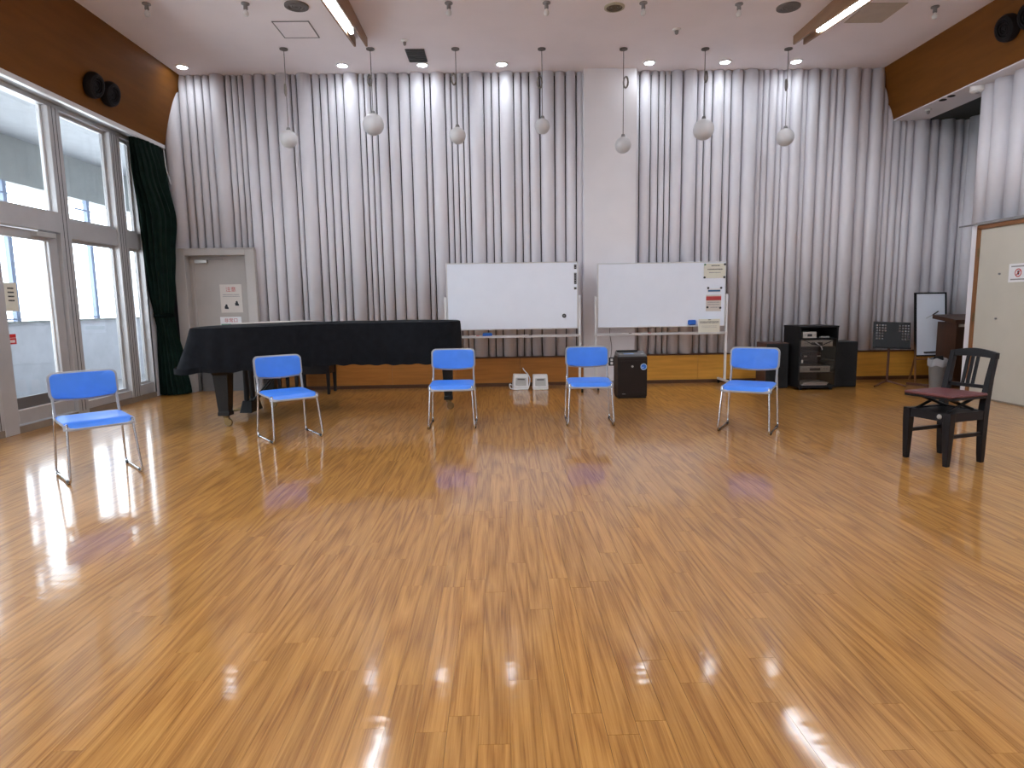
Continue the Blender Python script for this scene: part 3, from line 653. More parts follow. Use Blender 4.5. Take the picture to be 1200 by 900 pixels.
for lv in range(14):
    k = lv/13; ring = []
    for i in range(N):
        t = rs[i][1]; p = pts[i]; x = p.x
        keyend = max(0, min(1, (-2.75-x)/.25))              # flares out over the keyboard end
        wave = math.sin(t*2*math.pi/.19+.7*math.sin(t*3))*.6+math.sin(t*2*math.pi/.31+1)*.4
        out = -.012*(1-min(1, lv/1.5)) + (.014+(.008 if x > -2.0 else .026)*wave)*k + keyend*.15*k**1.3
        z = 1.012-.0*k if lv == 0 else (1.005 if lv == 1 else 1.005-(1.005-hem(x)+.008*wave)*((lv-1)/12))
        if lv == 0: out -= .012
        q = p+nrm[i]*out; ring.append((q.x-PX, q.y-PY, z-.99+(.012 if False else 0)))
    R.append(ring)
mb = MB(); mb.ring(R, True, False)
# top: rings shrinking inwards with soft undulation
top = R[0]; cen = Vector((sum(p[0] for p in top)/N, sum(p[1] for p in top)/N, 0)); n0 = len(mb.v); rings = [top]
spine = [(max(-2.6-PX, min(-.9-PX, p[0]*.8+cen.x*.2)), 7.3-PY-.12*max(0, min(1, (-1.6-PX-p[0])/1.0))*1.2) for p in top]
for s_ in (.12, .35, .65, 1.0):
    rings.append([(p[0]+(q[0]-p[0])*s_, p[1]+(q[1]-p[1])*s_, p[2]+.006*min(1, s_*3)+.004*math.sin(p[0]*9+p[1]*5+s_*4)) for p, q in zip(top, spine)])
mb.ring(rings, True, False)
cvm = mb.obj('cloth', 'cloth', cv, smooth=True); sm = cvm.modifiers.new('solid', 'SOLIDIFY'); sm.thickness = .004; sm.offset = 0
# hem seam band and a folded pale sheet lying on the cover
R2 = [[(R[13][i][0]+nrm[i].x*.004, R[13][i][1]+nrm[i].y*.004, R[13][i][2]+dz) for i in range(N)] for dz in (-.001, .055)]
MB().ring(R2, True, False).obj('hem_band', 'cloth', cv, smooth=True)
sh = MB(); sh.prism([(-2.80, 6.62), (-2.30, 7.25), (-2.14, 7.62), (-2.62, 7.55), (-2.9, 6.9)], 2, 1.027, 1.033); sh.obj('folded_sheet', 'paperbeige', None)
tag(bpy.data.objects['folded_sheet'], 'pale folded sheet lying on top of the black piano cover', 'sheet')
# two low stools behind the piano
def stool(x, y, label):
    t = thing('piano_stool', (x, y, 0), label, 'stool', 'dark stools stowed behind the piano')
    for sx in (-1, 1):
        for sy in (-1, 1):
            l = MB().ring([[(sx*.215+a*w, sy*.165+b*w, z) for a, b in ((-1,-1),(1,-1),(1,1),(-1,1))] for z, w in ((.0, .016), (.3, .023), (.40, .024))]).obj('leg', 'darkwood', t)
    for sy in (-1, 1): bx(-.19, .19, sy*.165-.012, sy*.165+.012, .28, .40).obj('apron', 'darkwood', t)
    for sx in (-1, 1): bx(sx*.215-.012, sx*.215+.012, -.14, .14, .28, .40).obj('apron', 'darkwood', t)
    bx(-.25, .25, -.2, .2, .402, .47).obj('cushion', 'blackm', t, bevel=.02, seg=3)
stool(-2.57, 8.72, 'dark stool stowed behind the piano, next to the dado wall'); stool(-3.235, 8.72, 'dark stool stowed behind the piano, in front of the steel door')

# ------------------------------------------------------------------ blue stacking chairs (front faces -Y)
def make_chair():
    t = thing('stacking_chair', (0, 0, 0), 'x', 'chair', 'blue stacking chairs in a wide arc')
    for s_ in (-1, 1):
        x = s_*.222
        fr = MB().tube([(s_*.20, -.18, .408), (x, -.243, .012), (s_*.228, .22, .012), (s_*.212, .185, .42), (s_*.205, .205, .50)], .0085, 10, .038).obj('side_frame', 'chrome', t, smooth=True)
        for y in (-.18, .175): MB().cyl((s_*.2245, y-.025, .0115), (s_*.2245, y+.025, .0115), .0115, n=10).obj('floor_glide', 'blackm', fr, smooth=True)
        MB().ring([[(s_*.205-.008+sx, yy+a, z) for sx, a in ((0, -.013), (.016, -.013), (.016, .013), (0, .013))] for z, yy in ((.425, .185), (.50, .20), (.565, .217), (.60, .222))]).obj('back_upright', 'greyplastic', t, bevel=.004)
        MB().tube([(s_*.203, .19, .416), (s_*.20, 0, .400), (s_*.20, -.18, .408)], .0085, 8, .03).obj('seat_rail', 'chrome', t, smooth=True)
    for y in (-.12, .15): MB().cyl((-.2, y, .397), (.2, y, .397), .007, n=8).obj('cross_rod', 'chrome', t, smooth=True)
    # seat: padded, dished, rolling down at the front edge
    def seat(w, d0, d1, dz, th, edge):
        nx, ny = 16, 16; TP, BT = [], []
        for j in range(ny+1):
            v = j/ny; y = d0+(d1-d0)*v
            for i in range(nx+1):
                u = -1+2*i/nx; k = 1
                ww = w*(1-.04*max(0, v-.7)); x = ww*u
                yy = y
                if abs(u) > .85: yy = (y-(d0+d1)/2)*(1-.22*(abs(u)-.85)/.15*max(0, abs(2*v-1)-.75)/.25)+(d0+d1)/2
                fall = -.030*max(0, (.22-v)/.22)**2; z = .428+fall+.012*v*v-.010*(1-u*u)*math.sin(math.pi*min(1, v*1.1))+dz
                r = max(abs(u)**8, abs(2*v-1)**10); TP.append((x, yy, z-edge*r)); BT.append((x, yy, z-th))
        n = (nx+1)*(ny+1); V = TP+BT; F = []
        for j in range(ny):
            for i in range(nx):
                a = j*(nx+1)+i; F.append((a, a+1, a+nx+2, a+nx+1)); F.append((n+a+nx+1, n+a+nx+2, n+a+1, n+a))
        bd = [i for i in range(nx+1)]+[j*(nx+1)+nx for j in range(1, ny+1)]+[ny*(nx+1)+i for i in range(nx-1, -1, -1)]+[j*(nx+1) for j in range(ny-1, 0, -1)]
        for a, b in zip(bd, bd[1:]+bd[:1]): F.append((a, n+a, n+b, b))
        return MB().add(V, F)
    st = seat(.212, -.21, .19, 0, .026, .012).obj('seat', 'blue', t, smooth=True)
    seat(.221, -.218, .196, -.016, .012, .0).obj('seat_shell', 'greyplastic', st, smooth=True)
    # backrest: rounded panel, slightly concave, lower edge bowed
    def back(w, z0, z1, r, off, th, bow):
        out = []; nn = 8
        def arc(cx, cz, a0): return [(cx+r*math.cos(a0+math.pi/2*k/nn), cz+r*math.sin(a0+math.pi/2*k/nn)) for k in range(nn+1)]
        top = arc(w-r, z1-r, 0)+[(w-r-(2*w-2*r)*k/12, z1) for k in range(1, 12)]+arc(-w+r, z1-r, math.pi/2)
        bot = arc(-w+r, z0+r, math.pi)+[(-w+r+(2*w-2*r)*k/12, z0-bow*math.sin(math.pi*k/12)) for k in range(1, 12)]+arc(w-r, z0+r, 1.5*math.pi)
        P = top+bot; cy = lambda x, z: .208+.14*(z-.55)+.030*(1-(x/w)**2)+off
        cz = (z0+z1)/2; R = []
        for s_, dy in ((.0, 0), (.5, 0), (.96, 0), (1, .004), (1, th-.004), (.97, th), (.5, th), (0, th)):
            R.append([(x*s_, cy(x*s_, cz+(z-cz)*s_)+dy, cz+(z-cz)*s_) for x, z in P])
        return MB().ring(R)
    bk = back(.208, .556, .735, .035, -.012, .02, .014).obj('backrest', 'blue', t, smooth=True)
    back(.224, .541, .747, .045, -.002, .018, .014).obj('back_frame', 'greyplastic', bk, smooth=True)
    return t
ch0 = make_chair()
spots = [((-2.985, 4.585), -46, 'blue stacking chair with chrome sled legs beside the glass door'),
         ((-1.965, 5.76), -53, 'blue stacking chair with sled legs in front of the piano keyboard end'),
         ((-.479, 6.18), -90, 'blue stacking chair with sled legs in front of the piano tail'),
         ((.884, 6.19), -93, 'blue stacking chair with sled legs beside the air purifier, below the pillar'),
         ((2.298, 5.69), -122, 'blue stacking chair with sled legs in front of the stereo speakers')]
for i, ((x, y), a, lab) in enumerate(spots):
    c = ch0 if i == 0 else copy_tree(ch0)
    c.location = (x, y, 0); c.rotation_euler = (0, 0, math.radians(a+90)); c['label'] = lab

# ------------------------------------------------------------------ adjustable piano chair
pc = thing('piano_chair', (3.264, 4.463, 0), 'dark wooden adjustable piano chair with maroon seat and slatted back', 'chair', rz=math.atan2(-.111, -.348)+math.pi/2)
for sx in (-1, 1):
    MB().ring([[(sx*.155+a*w, -.175+b*w, z) for a, b in ((-1,-1),(1,-1),(1,1),(-1,1))] for z, w in ((0, .016), (.06, .019), (.30, .026), (.385, .026))]).obj('front_leg', 'darkwood', pc, bevel=.003)
    MB().ring([[(sx*.15+a*w, y+b*w*1.1, z) for a, b in ((-1,-1),(1,-1),(1,1),(-1,1))] for z, w, y in ((0, .016, .175), (.06, .019, .172), (.33, .024, .165), (.45, .023, .175), (.62, .019, .205), (.79, .016, .245))]).obj('rear_post', 'darkwood', pc, bevel=.003)
    bx(sx*.153-.011, sx*.153+.011, -.15, .145, .20, .225).obj('stretcher', 'darkwood', pc)
    bx(sx*.155-.016, sx*.155+.016, -.15, .14, .32, .383).obj('apron', 'darkwood', pc)
for y in (-.177, .168): bx(-.13, .13, y-.016, y+.016, .32, .383).obj('apron', 'darkwood', pc)
bx(-.13, .13, -.15, .15, .36, .376).obj('mechanism_tray', 'blackm', pc)
for sx in (-1, 1):
    MB().cyl((sx*.115, -.14, .385), (sx*.115, .13, .478), .011, n=8).obj('scissor_bar', 'blackm', pc); MB().cyl((sx*.098, .13, .385), (sx*.098, -.14, .478), .011, n=8).obj('scissor_bar', 'blackm', pc)
MB().cyl((-.12, .13, .478), (.12, .13, .478), .008, n=8).obj('scissor_rod', 'blackm', pc); MB().cyl((-.12, -.14, .478), (.12, -.14, .478), .008, n=8).obj('scissor_rod', 'blackm', pc)
MB().lathe([(.001, -.02), (.024, -.018), (.026, .0), (.012, .02)], 16, (.095, -.182, .352), 'y').obj('height_knob', 'silver', pc, smooth=True)
bx(-.18, .18, -.2, .155, .474, .49).obj('seat_board', 'darkwood', pc, bevel=.003)
bx(-.182, .182, -.205, .157, .49, .512).obj('seat_pad', 'maroon', pc, bevel=.010, seg=3)
def yb_(z): return .175+(z-.45)*.205
bx(-.135, .135, yb_(.55)-.01, yb_(.55)+.012, .535, .56).obj('lower_rail', 'darkwood', pc)
mb = MB(); R = []
for k in range(13):
    u = -1+k/6; x = u*.172; zt = .792+.028*(1-abs(u)**1.6); zb = .748+.012*(1-u*u); y = yb_(.77); R.append([(x, y-.015, zb), (x, y+.013, zb), (x, y+.017, zt), (x, y-.011, zt)])
mb.ring(R).obj('crest_rail', 'darkwood', pc, bevel=.003)
for x in (-.036, 0, .036):
    MB().hexa([(x-.010, yb_(.55)-.005, .555), (x+.010, yb_(.55)-.005, .555), (x+.010, yb_(.55)+.007, .555), (x-.010, yb_(.55)+.007, .555), (x-.010, yb_(.76)-.005, .765), (x+.010, yb_(.76)-.005, .765), (x+.010, yb_(.76)+.007, .765), (x-.010, yb_(.76)+.007, .765)]).obj('slat', 'darkwood', pc)

# ------------------------------------------------------------------ whiteboards on stands
def whiteboard(x0, x1, y, z0, z1, label):
    cx = (x0+x1)/2; w = (x1-x0)/2
    t = thing('whiteboard', (cx, y, 0), label, 'whiteboard', 'wheeled whiteboards before the pipe wall')
    bx(-w+.012, w-.012, -.012, .012, z0+.012, z1-.012).obj('writing_surface', 'board', t)
    for a in ((-w, w, z1-.014, z1), (-w, w, z0, z0+.014)): bx(a[0], a[1], -.016, .016, a[2], a[3]).obj('frame_bar', 'boardframe', t, bevel=.002)
    for s_ in (-1, 1):
        bx(s_*w-.007-s_*.007, s_*w+.007-s_*.007, -.016, .016, z0+.014, z1-.014).obj('frame_bar', 'boardframe', t, bevel=.002)
        x = s_*(w+.022)
        bx(x-.015, x+.015, -.015, .015, .07, (z0+z1)/2).obj('post', 'whitemetal', t, bevel=.003)
        bx(x-.016, x+.016, -.27, .27, .055, .085).obj('foot', 'whitemetal', t, bevel=.004)
        for yy in (-.25, .25): MB().lathe([(.004, -.012), (.026, -.012), (.028, 0), (.026, .012), (.004, .012)], 14, (x, yy, .028), 'x').obj('caster', 'blackm', t, smooth=True)
    bx(-w-.02, w+.02, -.01, .02, z0-.10, z0-.075).obj('lower_bar', 'boardframe', t)
    bx(-w-.02, w+.02, -.075, .0, z0-.105, z0-.09).obj('pen_tray', 'boardframe', t, bevel=.002); bx(-w-.02, w+.02, -.077, -.073, z0-.105, z0-.078).obj('tray_lip', 'boardframe', t)
    return t
whiteboard(-.70, 1.065, 8.5, .845, 1.74, 'blank wheeled whiteboard behind the piano tail')
whiteboard(1.362, 3.147, 8.73, .835, 1.725, 'wheeled whiteboard with notices pinned on it, beside the pillar')
def on_board(name, x, y, z, label, cat, group=None): return thing(name, (x, y, z), label, cat, group)
e = on_board('board_eraser', -.165, 8.462, .756, 'blue felt eraser on the left whiteboard tray', 'eraser')
bx(-.065, .065, -.03, .026, 0, .045).obj('felt', 'eraser', e, bevel=.006); bx(-.06, .06, -.026, .022, .045, .055).obj('handle', 'blueink', e, bevel=.004)
def pen(x, y, z, cap, lab):
    e = on_board('marker_pen', x, y, z+.009, lab, 'pen'); MB().cyl((-.05, 0, 0), (.045, 0, 0), .009, n=10).obj('barrel', 'white', e); MB().cyl((.045, 0, 0), (.085, 0, 0), .0098, n=10).obj('cap', cap, e)
pen(-.36, 8.46, .755, 'redink', 'marker pen with red cap on the left whiteboard tray'); pen(.35, 8.46, .755, 'ink', 'marker pen with black cap on the left whiteboard tray')
pen(1.75, 8.69, .745, 'ink', 'marker pen with black cap on the notice whiteboard tray'); pen(2.02, 8.69, .745, 'redink', 'marker pen with red cap on the notice whiteboard tray'); 
for z0, z1, lab in ((1.64, 1.70, 'short black magnet strip at the top corner of the blank whiteboard'), (1.44, 1.59, 'long dark magnet strip with pale marks on the blank whiteboard'), (1.37, 1.40, 'small square dark magnet below the strips on the blank whiteboard')):
    e = on_board('magnet_strip', 1.028, 8.486, (z0+z1)/2, lab, 'magnet'); h = (z1-z0)/2
    bx(-.016, .016, -.004, 0, -h, h).obj('strip', 'magnet', e)
    k = -h+.02
    while k < h-.01: bx(-.009, .009, -.005, -.004, k-.004, k+.004).obj('mark', 'greyink', e); k += .03
e = on_board('round_magnet', .876, 8.486, 1.02, 'round dark magnet low on the blank whiteboard', 'magnet')
MB().lathe([(.028, 0), (.028, .006), (.022, .009)], 20, ax='y').obj('body', 'magnet', e, smooth=True); bx(-.01, .01, -.0105, -.009, -.006, .006).obj('mark', 'greyink', e)
YB = 8.716
def sheet(name, x0, x1, z0, z1, lab, m='paper'):
    e = on_board(name, (x0+x1)/2, YB, (z0+z1)/2, lab, 'notice'); w, h = (x1-x0)/2, (z1-z0)/2; bx(-w, w, -.002, 0, -h, h).obj('paper', m, e); return e, w, h
e, w, h = sheet('pinned_notice', 2.835, 3.135, 1.50, 1.70, 'cream notice at the top corner of the pinned whiteboard')
lines(e, -w*.3, w*.45, -.002, (.07,), .016, 'ink', seed=2); lines(e, -w*.65, w*.75, -.002, (.02,), .014, 'ink', seed=3); lines(e, -w*.5, w*.55, -.002, (-.025,), .012, 'greyink', seed=5)
e, w, h = sheet('pinned_notice', 2.89, 3.08, 1.305, 1.36, 'white slip with a blue band on the pinned whiteboard', 'paperw'); bx(-w*.9, w*.9, -.004, -.002, -.018, .006).obj('blue_band', 'blueink', e)
e, w, h = sheet('pinned_notice', 2.875, 3.085, 1.045, 1.27, 'pale notice with a red heading band on the pinned whiteboard', 'paperbeige'); bx(-w, w, -.004, -.002, h-.075, h-.02).obj('red_band', 'redink', e)
lines(e, -w*.8, w*.8, -.002, (.01, -.02), .012, seed=8); lines(e, -w*.4, w*.7, -.002, (-.06,), .014, seed=9)
e, w, h = sheet('pinned_notice', 2.76, 3.06, .747, .938, 'cream notice standing at the tray of the pinned whiteboard')
e.location.y = 8.666; lines(e, -w*.1, w*.15, -.002, (.085,), .012, 'ink', seed=10); lines(e, -w*.85, w*.9, -.002, (.06, .045), .010, 'ink', seed=11); lines(e, -w*.7, w*.7, -.002, (.0, -.02), .005, seed=12)
for x, z in ((3.125, 1.685), (2.845, 1.51), (3.12, 1.51), (2.90, 1.365), (3.08, 1.365), (2.895, 1.10), (3.075, 1.09)):
    tag(MB().lathe([(.015, .0), (.015, .007), (.011, .010)], 14, (x, YB-.002, z), 'y').obj('pin_magnet', 'magnet', None, smooth=True), 'small black round magnet holding a notice on the whiteboard', 'magnet', 'black magnets holding the notices')
tag(MB().lathe([(.013, .0), (.013, .006), (.009, .009)], 14, (2.85, YB-.002, 1.685), 'y').obj('pin_magnet', 'greenink', None, smooth=True), 'small green magnet holding the cream notice on the whiteboard', 'magnet')
e = on_board('magnetic_eraser', 2.68, YB, .895, 'blue rounded magnetic eraser stuck on the pinned whiteboard', 'eraser')
bx(-.055, .055, -.03, 0, -.035, .035).obj('body', 'eraser', e, bevel=.02, seg=4); bx(-.04, .04, -.034, -.029, -.004, .004).obj('grip', 'sticker', e)

# ------------------------------------------------------------------ air purifier
pf = thing('air_purifier', (1.64, 7.83, 0), 'dark brown floor-standing air purifier with a blue round sticker', 'air purifier')
bx(-.185, .185, -.15, .15, .012, .525).obj('body', 'purif', pf, bevel=.022, seg=4)
bx(-.175, .175, -.135, .14, 0, .014).obj('base', 'blackm', pf)
bx(-.178, .178, -.156, -.148, .06, .47).obj('front_panel', 'purif', pf, bevel=.003)
tp = MB().hexa([(-.18, -.14, .52), (.18, -.14, .52), (.18, .13, .52), (-.18, .13, .52), (-.17, -.12, .545), (.17, -.12, .545), (.17, .12, .575), (-.17, .12, .575)]).obj('top_panel', 'purifgrey', pf, bevel=.005)
bx(-.10, .02, -.10, -.04, .548, .555).obj('control_display', 'display', tp); bx(.11, .14, -.1, -.08, .546, .553).obj('button', 'silver', tp); bx(-.15, -.13, -.1, -.08, .546, .553).obj('button', 'silver', tp)
bx(-.16, .10, .04, .12, .56, .585).obj('outlet_flap', 'blackm', tp, bevel=.004)
MB().lathe([(.014, 0), (.014, .003)], 14, (-.005, -.156, .40), 'y').obj('badge', 'silver', pf)
MB().lathe([(.04, 0), (.04, .002)], 24, (.135, -.156, .395), 'y').obj('sticker_rim', 'stickerw', pf); MB().lathe([(.032, .002), (.032, .003)], 24, (.135, -.156, .395), 'y').obj('sticker', 'sticker', pf); bx(.117, .130, -.1602, -.159, .38, .393).obj('sticker_mark', 'stickerw', pf)
bx(-.15, .15, -.158, -.155, .075, .081).obj('panel_groove', 'blackm', pf); bx(-.13, -.09, -.158, -.155, .055, .06).obj('maker_mark', 'greyink', pf)

# ------------------------------------------------------------------ two small white boxes by the dado
def wbox(x, y, rz, tilt, label):
    t = thing('desktop_speaker', (x, y, 0), label, 'speaker', 'small white boxes on the floor by the dado', rz=rz)
    t.rotation_euler = (0, tilt, rz); t.location.z = abs(math.sin(tilt))*.10
    MB().hexa([(-.108, -.09, 0), (.108, -.09, 0), (.108, .09, 0), (-.108, .09, 0), (-.102, -.055, .205), (.102, -.055, .205), (.102, .08, .205), (-.102, .08, .205)]).obj('body', 'white', t, bevel=.012, seg=3)
    sl = lambda z: -.09+.035*z/.205
    MB().hexa([(-.075, sl(.055)-.006, .055), (.075, sl(.055)-.006, .055), (.075, .0, .055), (-.075, .0, .055), (-.072, sl(.16)-.006, .16), (.072, sl(.16)-.006, .16), (.072, .0, .16), (-.072, .0, .16)]).obj('front_grille', 'heatgrey', t, bevel=.004)
    bx(-.05, .05, sl(.14)-.009, sl(.14)+.01, .132, .15).obj('slot', 'cspk', t); bx(-.09, .09, sl(.03)-.003, sl(.03)+.01, .026, .03).obj('groove', 'heatgrey', t)
    return t
wbox(.275, 8.72, math.radians(4), math.radians(3), 'small white box with grey front, tilted, with its cable around it')
wbox(.555, 8.68, 0, 0, 'small white box with grey front standing level by the dado')
tag(MB().tube([(.16, 8.70, .06), (.125, 8.72, .08), (.13, 8.68, .02), (.2, 8.62, .008), (.385, 8.63, .01), (.405, 8.66, .08), (.415, 8.72, .15), (.39, 8.77, .2), (.34, 8.85, .25), (.32, 8.86, .285)], .007, 8, .03).obj('speaker_cable', 'white', None, smooth=True), 'white cable looped around the tilted small white box', 'cable')

# ------------------------------------------------------------------ stereo rack and loudspeakers
rk = thing('stereo_rack', (4.17, 8.33, 0), 'black stereo rack with silver components behind a smoked glass door', 'rack')
for s_ in (-1, 1): bx(s_*.245-.01, s_*.245+.01, -.23, .23, .03, .82).obj('side_panel', 'rackblack', rk)
bx(-.26, .26, -.235, .235, .82, .842).obj('top_panel', 'rackblack', rk, bevel=.003); bx(-.235, .235, -.23, .23, .03, .06).obj('bottom_panel', 'rackblack', rk); bx(-.235, .235, .22, .23, .06, .82).obj('back_panel', 'rackblack', rk)
for x in (-.2, .2): MB().cyl((x, -.19, 0), (x, -.19, .03), .02, n=12).obj('foot', 'blackm', rk); MB().cyl((x, .19, 0), (x, .19, .03), .02, n=12).obj('foot', 'blackm', rk)
for z in (.22, .38, .56, .67): bx(-.235, .235, -.2, .22, z, z+.012).obj('shelf', 'rackblack', rk)
gl = bx(-.232, .232, -.226, -.221, .07, .66).obj('glass_door', 'smoked', rk); bx(-.22, -.2, -.232, -.226, .36, .4).obj('door_pull', 'silver', gl)
def comp(name, x0, x1, z0, z1, m, label):
    t = thing(name, (4.17+(x0+x1)/2, 8.30, z0), label, 'audio component'); w = (x1-x0)/2
    bx(-w, w, -.17, .15, 0, z1-z0).obj('housing', m, t, bevel=.003); bx(-w*.35, w*.35, -.172, -.168, (z1-z0)*.25, (z1-z0)*.65).obj('display', 'ink', t)
    for k in (-.75, -.6, .6, .78): MB().lathe([(.010, .17), (.010, .182)], 12, (w*k, 0, (z1-z0)*.5), 'y').obj('knob', 'silver' if m != 'silver' else 'greyplastic', t)
comp('cassette_deck', -.20, -.02, .684, .765, 'silver', 'small silver player on the open upper shelf of the rack')
comp('amplifier', -.22, .18, .234, .315, 'silver', 'silver amplifier behind the rack glass')
comp('amplifier', -.20, .06, .394, .50, 'blackm', 'black amplifier behind the rack glass')
comp('tuner', -.22, .2, .573, .655, 'silver', 'silver tuner on the shelf directly under the open shelf')
t = thing('cable_tangle', (4.17, 8.07, .55), 'loose dark cables hanging across the rack glass', 'cable')
MB().tube([(-.2, .02, .11), (-.1, .015, .06), (.02, .012, .03), (.1, .015, .07), (.19, .02, .10)], .006, 6, .05).obj('wire', 'blackm', t)
MB().tube([(-.05, .02, .08), (.03, .012, .02), (.04, .012, -.02)], .006, 6, .03).obj('wire', 'greyplastic', t)
t = thing('disc_stack', (4.17, 8.3, .062), 'pale flat papers lying in the bottom of the rack', 'papers'); 
for k in range(3): bx(-.19+.01*k, .14+.012*k, -.18, .1, .012*k, .012*k+.010).obj('sheet', 'paperbeige', t)
t = thing('remote_control', (4.30, 8.22, .682), 'small silver remote on the open upper shelf of the rack', 'remote'); bx(-.06, .06, -.02, .02, 0, .018).obj('body', 'silver', t, bevel=.003); bx(-.05, .02, -.012, .012, .018, .020).obj('keypad', 'ink', t)
def speaker(x, y, label, brown):
    t = thing('loudspeaker', (x, y, 0), label, 'speaker', 'loudspeakers flanking the stereo rack')
    bx(-.155, .155, -.15, .16, 0, .615).obj('cabinet', brown, t, bevel=.003); bx(-.148, .148, -.168, -.15, .01, .605).obj('grille', 'spkcloth', t, bevel=.006)
    for z, r in ((.2, .11), (.45, .05)): MB().lathe([(r, .168), (r*.9, .172), (r*.3, .169)], 24, (0, 0, z), 'y').obj('driver_ring', 'spkcloth', t, smooth=True)
speaker(3.72, 8.46, 'black loudspeaker with brown side left of the rack, behind a blue chair', 'spkbrown'); speaker(4.66, 8.47, 'black loudspeaker between the stereo rack and the music stand', 'rackblack')

# ------------------------------------------------------------------ music stand
ms = thing('music_stand', (5.245, 8.33, 0), 'black music stand with a perforated desk and tripod foot', 'music stand')
MB().cyl((0, 0, .06), (0, .0, .53), .015, n=12).obj('pole', 'rust', ms, smooth=True); MB().cyl((0, 0, .50), (0, .03, .62), .011, n=10).obj('upper_pole', 'blackm', ms, smooth=True)
for a in (200, 320, 80): MB().tube([(0, 0, .075), (.09*math.cos(math.radians(a)), .09*math.sin(math.radians(a)), .05), (.23*math.cos(math.radians(a)), .23*math.sin(math.radians(a)), .012)], .011, 8, .03).obj('foot', 'rust', ms, smooth=True)
# desk: plate with real holes
holes = set()
for r in range(6):
    for c in ((0, 1, 2, 3) if r < 3 else (0, 1, 2)): holes.add((r, c)); holes.add((r, 'R', c))
W_, H_, th_ = .485, .365, .006; sk = .0
xs = [0]; cols = []
def desk():
    nx, nz = 26, 19; cw, chh = W_/nx, H_/nz; hole = set()
    for r in range(6):
        zi = nz-3-2*r
        for c in range(4):
            if r < 3 or c < 3: hole.add((2+2*c, zi))
            if r < 3 or c > 0: hole.add((nx-8+2*c, zi))
    mb = MB(); V = {}
    XS = [0]; ZS = [0]
    for i in range(nx): XS.append(XS[-1]+(.0235 if i % 2 == 0 else .0138))
    for j in range(nz): ZS.append(ZS[-1]+(.0225 if j % 2 == 0 else .0156))
    def vid(i, j, s_):
        if (i, j, s_) not in V:
            V[(i, j, s_)] = len(mb.v); z = ZS[j]; mb.v.append((-W_/2+XS[i], (th_ if s_ else 0)+.38*z, z*.93))
        return V[(i, j, s_)]
    for i in range(nx):
        for j in range(nz):
            if (i, j) in hole: continue
            mb.f.append((vid(i,j,0), vid(i+1,j,0), vid(i+1,j+1,0), vid(i,j+1,0))); mb.f.append((vid(i,j+1,1), vid(i+1,j+1,1), vid(i+1,j,1), vid(i,j,1)))
            for (di, dj, a, b) in ((0,-1,(i,j),(i+1,j)), (1,0,(i+1,j),(i+1,j+1)), (0,1,(i+1,j+1),(i,j+1)), (-1,0,(i,j+1),(i,j))):
                q = (i+di, j+dj)
                if q in hole or not (0 <= q[0] < nx and 0 <= q[1] < nz): mb.f.append((vid(*a,0), vid(*a,1), vid(*b,1), vid(*b,0)))
    return mb
dk = desk().obj('desk', 'blackm', ms, loc=(0, -.05, .525)); dk.rotation_euler = (0, math.radians(2), math.radians(-24)); dk.scale = (.90, 1, 1)
bx(-W_/2, W_/2, -.055, .006, -.006, .0).obj('ledge', 'blackm', dk); bx(-W_/2, W_/2, -.058, -.053, -.006, .018).obj('ledge_lip', 'blackm', dk)

# ------------------------------------------------------------------ portable board on easel, lectern, bin
fb = thing('easel_board', (5.985, 8.62, 0), 'narrow upright whiteboard with dark frame on a wooden easel', 'whiteboard')
tl = .05
def tilt(z): return -.06+(z-.37)*.10
def slab(x0, x1, z0, z1, d0, d1, nm, m, sx=0.):
    return MB().hexa([(x0, tilt(z0)+d0, z0), (x1, tilt(z0)+d0, z0), (x1, tilt(z0)+d1, z0), (x0, tilt(z0)+d1, z0), (x0, tilt(z1)+d0, z1), (x1, tilt(z1)+d0, z1), (x1, tilt(z1)+d1, z1), (x0, tilt(z1)+d1, z1)]).obj(nm, m, fb)
slab(-.20, .20, .395, 1.235, .0, .015, 'writing_surface', 'board')
for a in ((-.222, -.20), (.20, .222)): slab(a[0], a[1], .375, 1.255, -.006, .02, 'frame_bar', 'blackm')
for a in ((.375, .395), (1.235, 1.255)): slab(-.20, .20, a[0], a[1], -.006, .02, 'frame_bar', 'blackm')
for s_ in (-1, 1): MB().cyl((s_*.22, -.10, 0), (s_*.20, .03, 1.1), .013, n=8).obj('easel_leg', 'jamb', fb)
MB().cyl((0, .36, 0), (0, .05, 1.1), .013, n=8).obj('easel_leg', 'jamb', fb); MB().cyl((-.215, -.075, .34), (.215, -.075, .34), .011, n=8).obj('easel_bar', 'jamb', fb)
MB().cyl((.02, -.012+tilt(.95), .945), (.10, -.012+tilt(1), .995), .008, n=8).obj('marker', 'magnet', fb); MB().cyl((-.07, -.006+tilt(.9), .90), (.02, -.010+tilt(.95), .945), .003, n=6).obj('marker_string', 'greyink', fb)
MB().cyl((-.10, tilt(.43)-.014, .43), (.12, tilt(.43)-.014, .436), .010, n=8).obj('pen_rail', 'ink', fb)
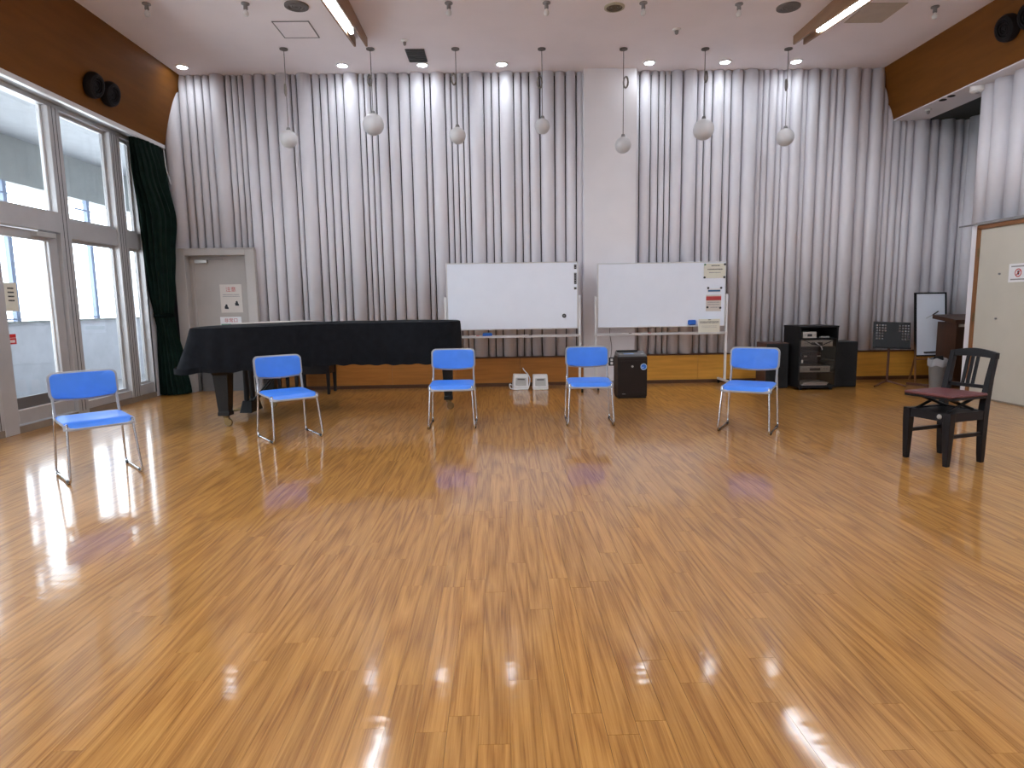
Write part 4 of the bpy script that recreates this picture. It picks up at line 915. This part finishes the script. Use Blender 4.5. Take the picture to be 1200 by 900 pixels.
t = thing('floor_bar', (5.76, 8.30, 0), 'brown wooden bar lying on the floor at the foot of the easel', 'bar'); MB().hexa([(-.17, .15, 0), (-.14, .19, 0), (.06, -.13, 0), (.03, -.17, 0), (-.17, .15, .03), (-.14, .19, .03), (.06, -.13, .03), (.03, -.17, .03)]).obj('bar', 'rust', t, bevel=.003); bx(.02, .07, -.18, -.13, .0, .045).obj('end_block', 'darkwood', t)
lt = thing('lectern', (6.20, 8.26, 0), 'dark wooden lectern half hidden behind the door jamb', 'lectern')
MB().hexa([(-.30, -.25, .845), (.25, -.25, .845), (.25, .2, .90), (-.30, .2, .90), (-.30, -.25, .895), (.25, -.25, .895), (.25, .2, .955), (-.30, .2, .955)]).obj('top', 'lectern', lt, bevel=.004)
bx(-.24, -.215, -.19, .17, .05, .86).obj('side_panel', 'lectern', lt); bx(.19, .215, -.19, .17, .05, .86).obj('side_panel', 'lectern', lt); bx(-.215, .19, -.17, -.15, .05, .85).obj('front_panel', 'lectern', lt); bx(-.27, .24, -.22, .2, 0, .05).obj('plinth', 'lectern', lt); bx(-.20, -.05, -.19, -.17, .80, .835).obj('name_plate', 'paperbeige', lt)
bn = thing('waste_bin', (5.64, 7.93, 0), 'grey plastic waste bin lined with a bag beside the lectern', 'bin')
R = [[(r*math.cos(a)*w, r*math.sin(a)*w*.85, z) for a in [2*math.pi*j/28 for j in range(28)]] for z, w, r in ((0, .073, 1), (.02, .078, 1), (.37, .105, 1), (.385, .112, 1), (.385, .102, 1), (.06, .07, 1))]
MB().ring(R).obj('body', 'bin', bn, smooth=True)
R = [[((.108+.006*math.sin(9*a)+d)*math.cos(a), (.092+.006*math.sin(7*a)+d)*math.sin(a), z+.012*math.sin(5*a)) for a in [2*math.pi*j/36 for j in range(36)]] for z, d in ((.31, .006), (.36, .010), (.40, .006), (.405, -.004), (.36, -.012))]
MB().ring(R, True, False).obj('bin_liner', 'greyplastic', bn, smooth=True)
MB().hexa([(-.05, -.03, .38), (.06, -.04, .37), (.07, .04, .38), (-.04, .05, .38), (-.03, -.02, .43), (.05, -.03, .45), (.06, .03, .42), (-.02, .04, .44)]).obj('crumpled_rubbish', 'blackm', bn, bevel=.01)
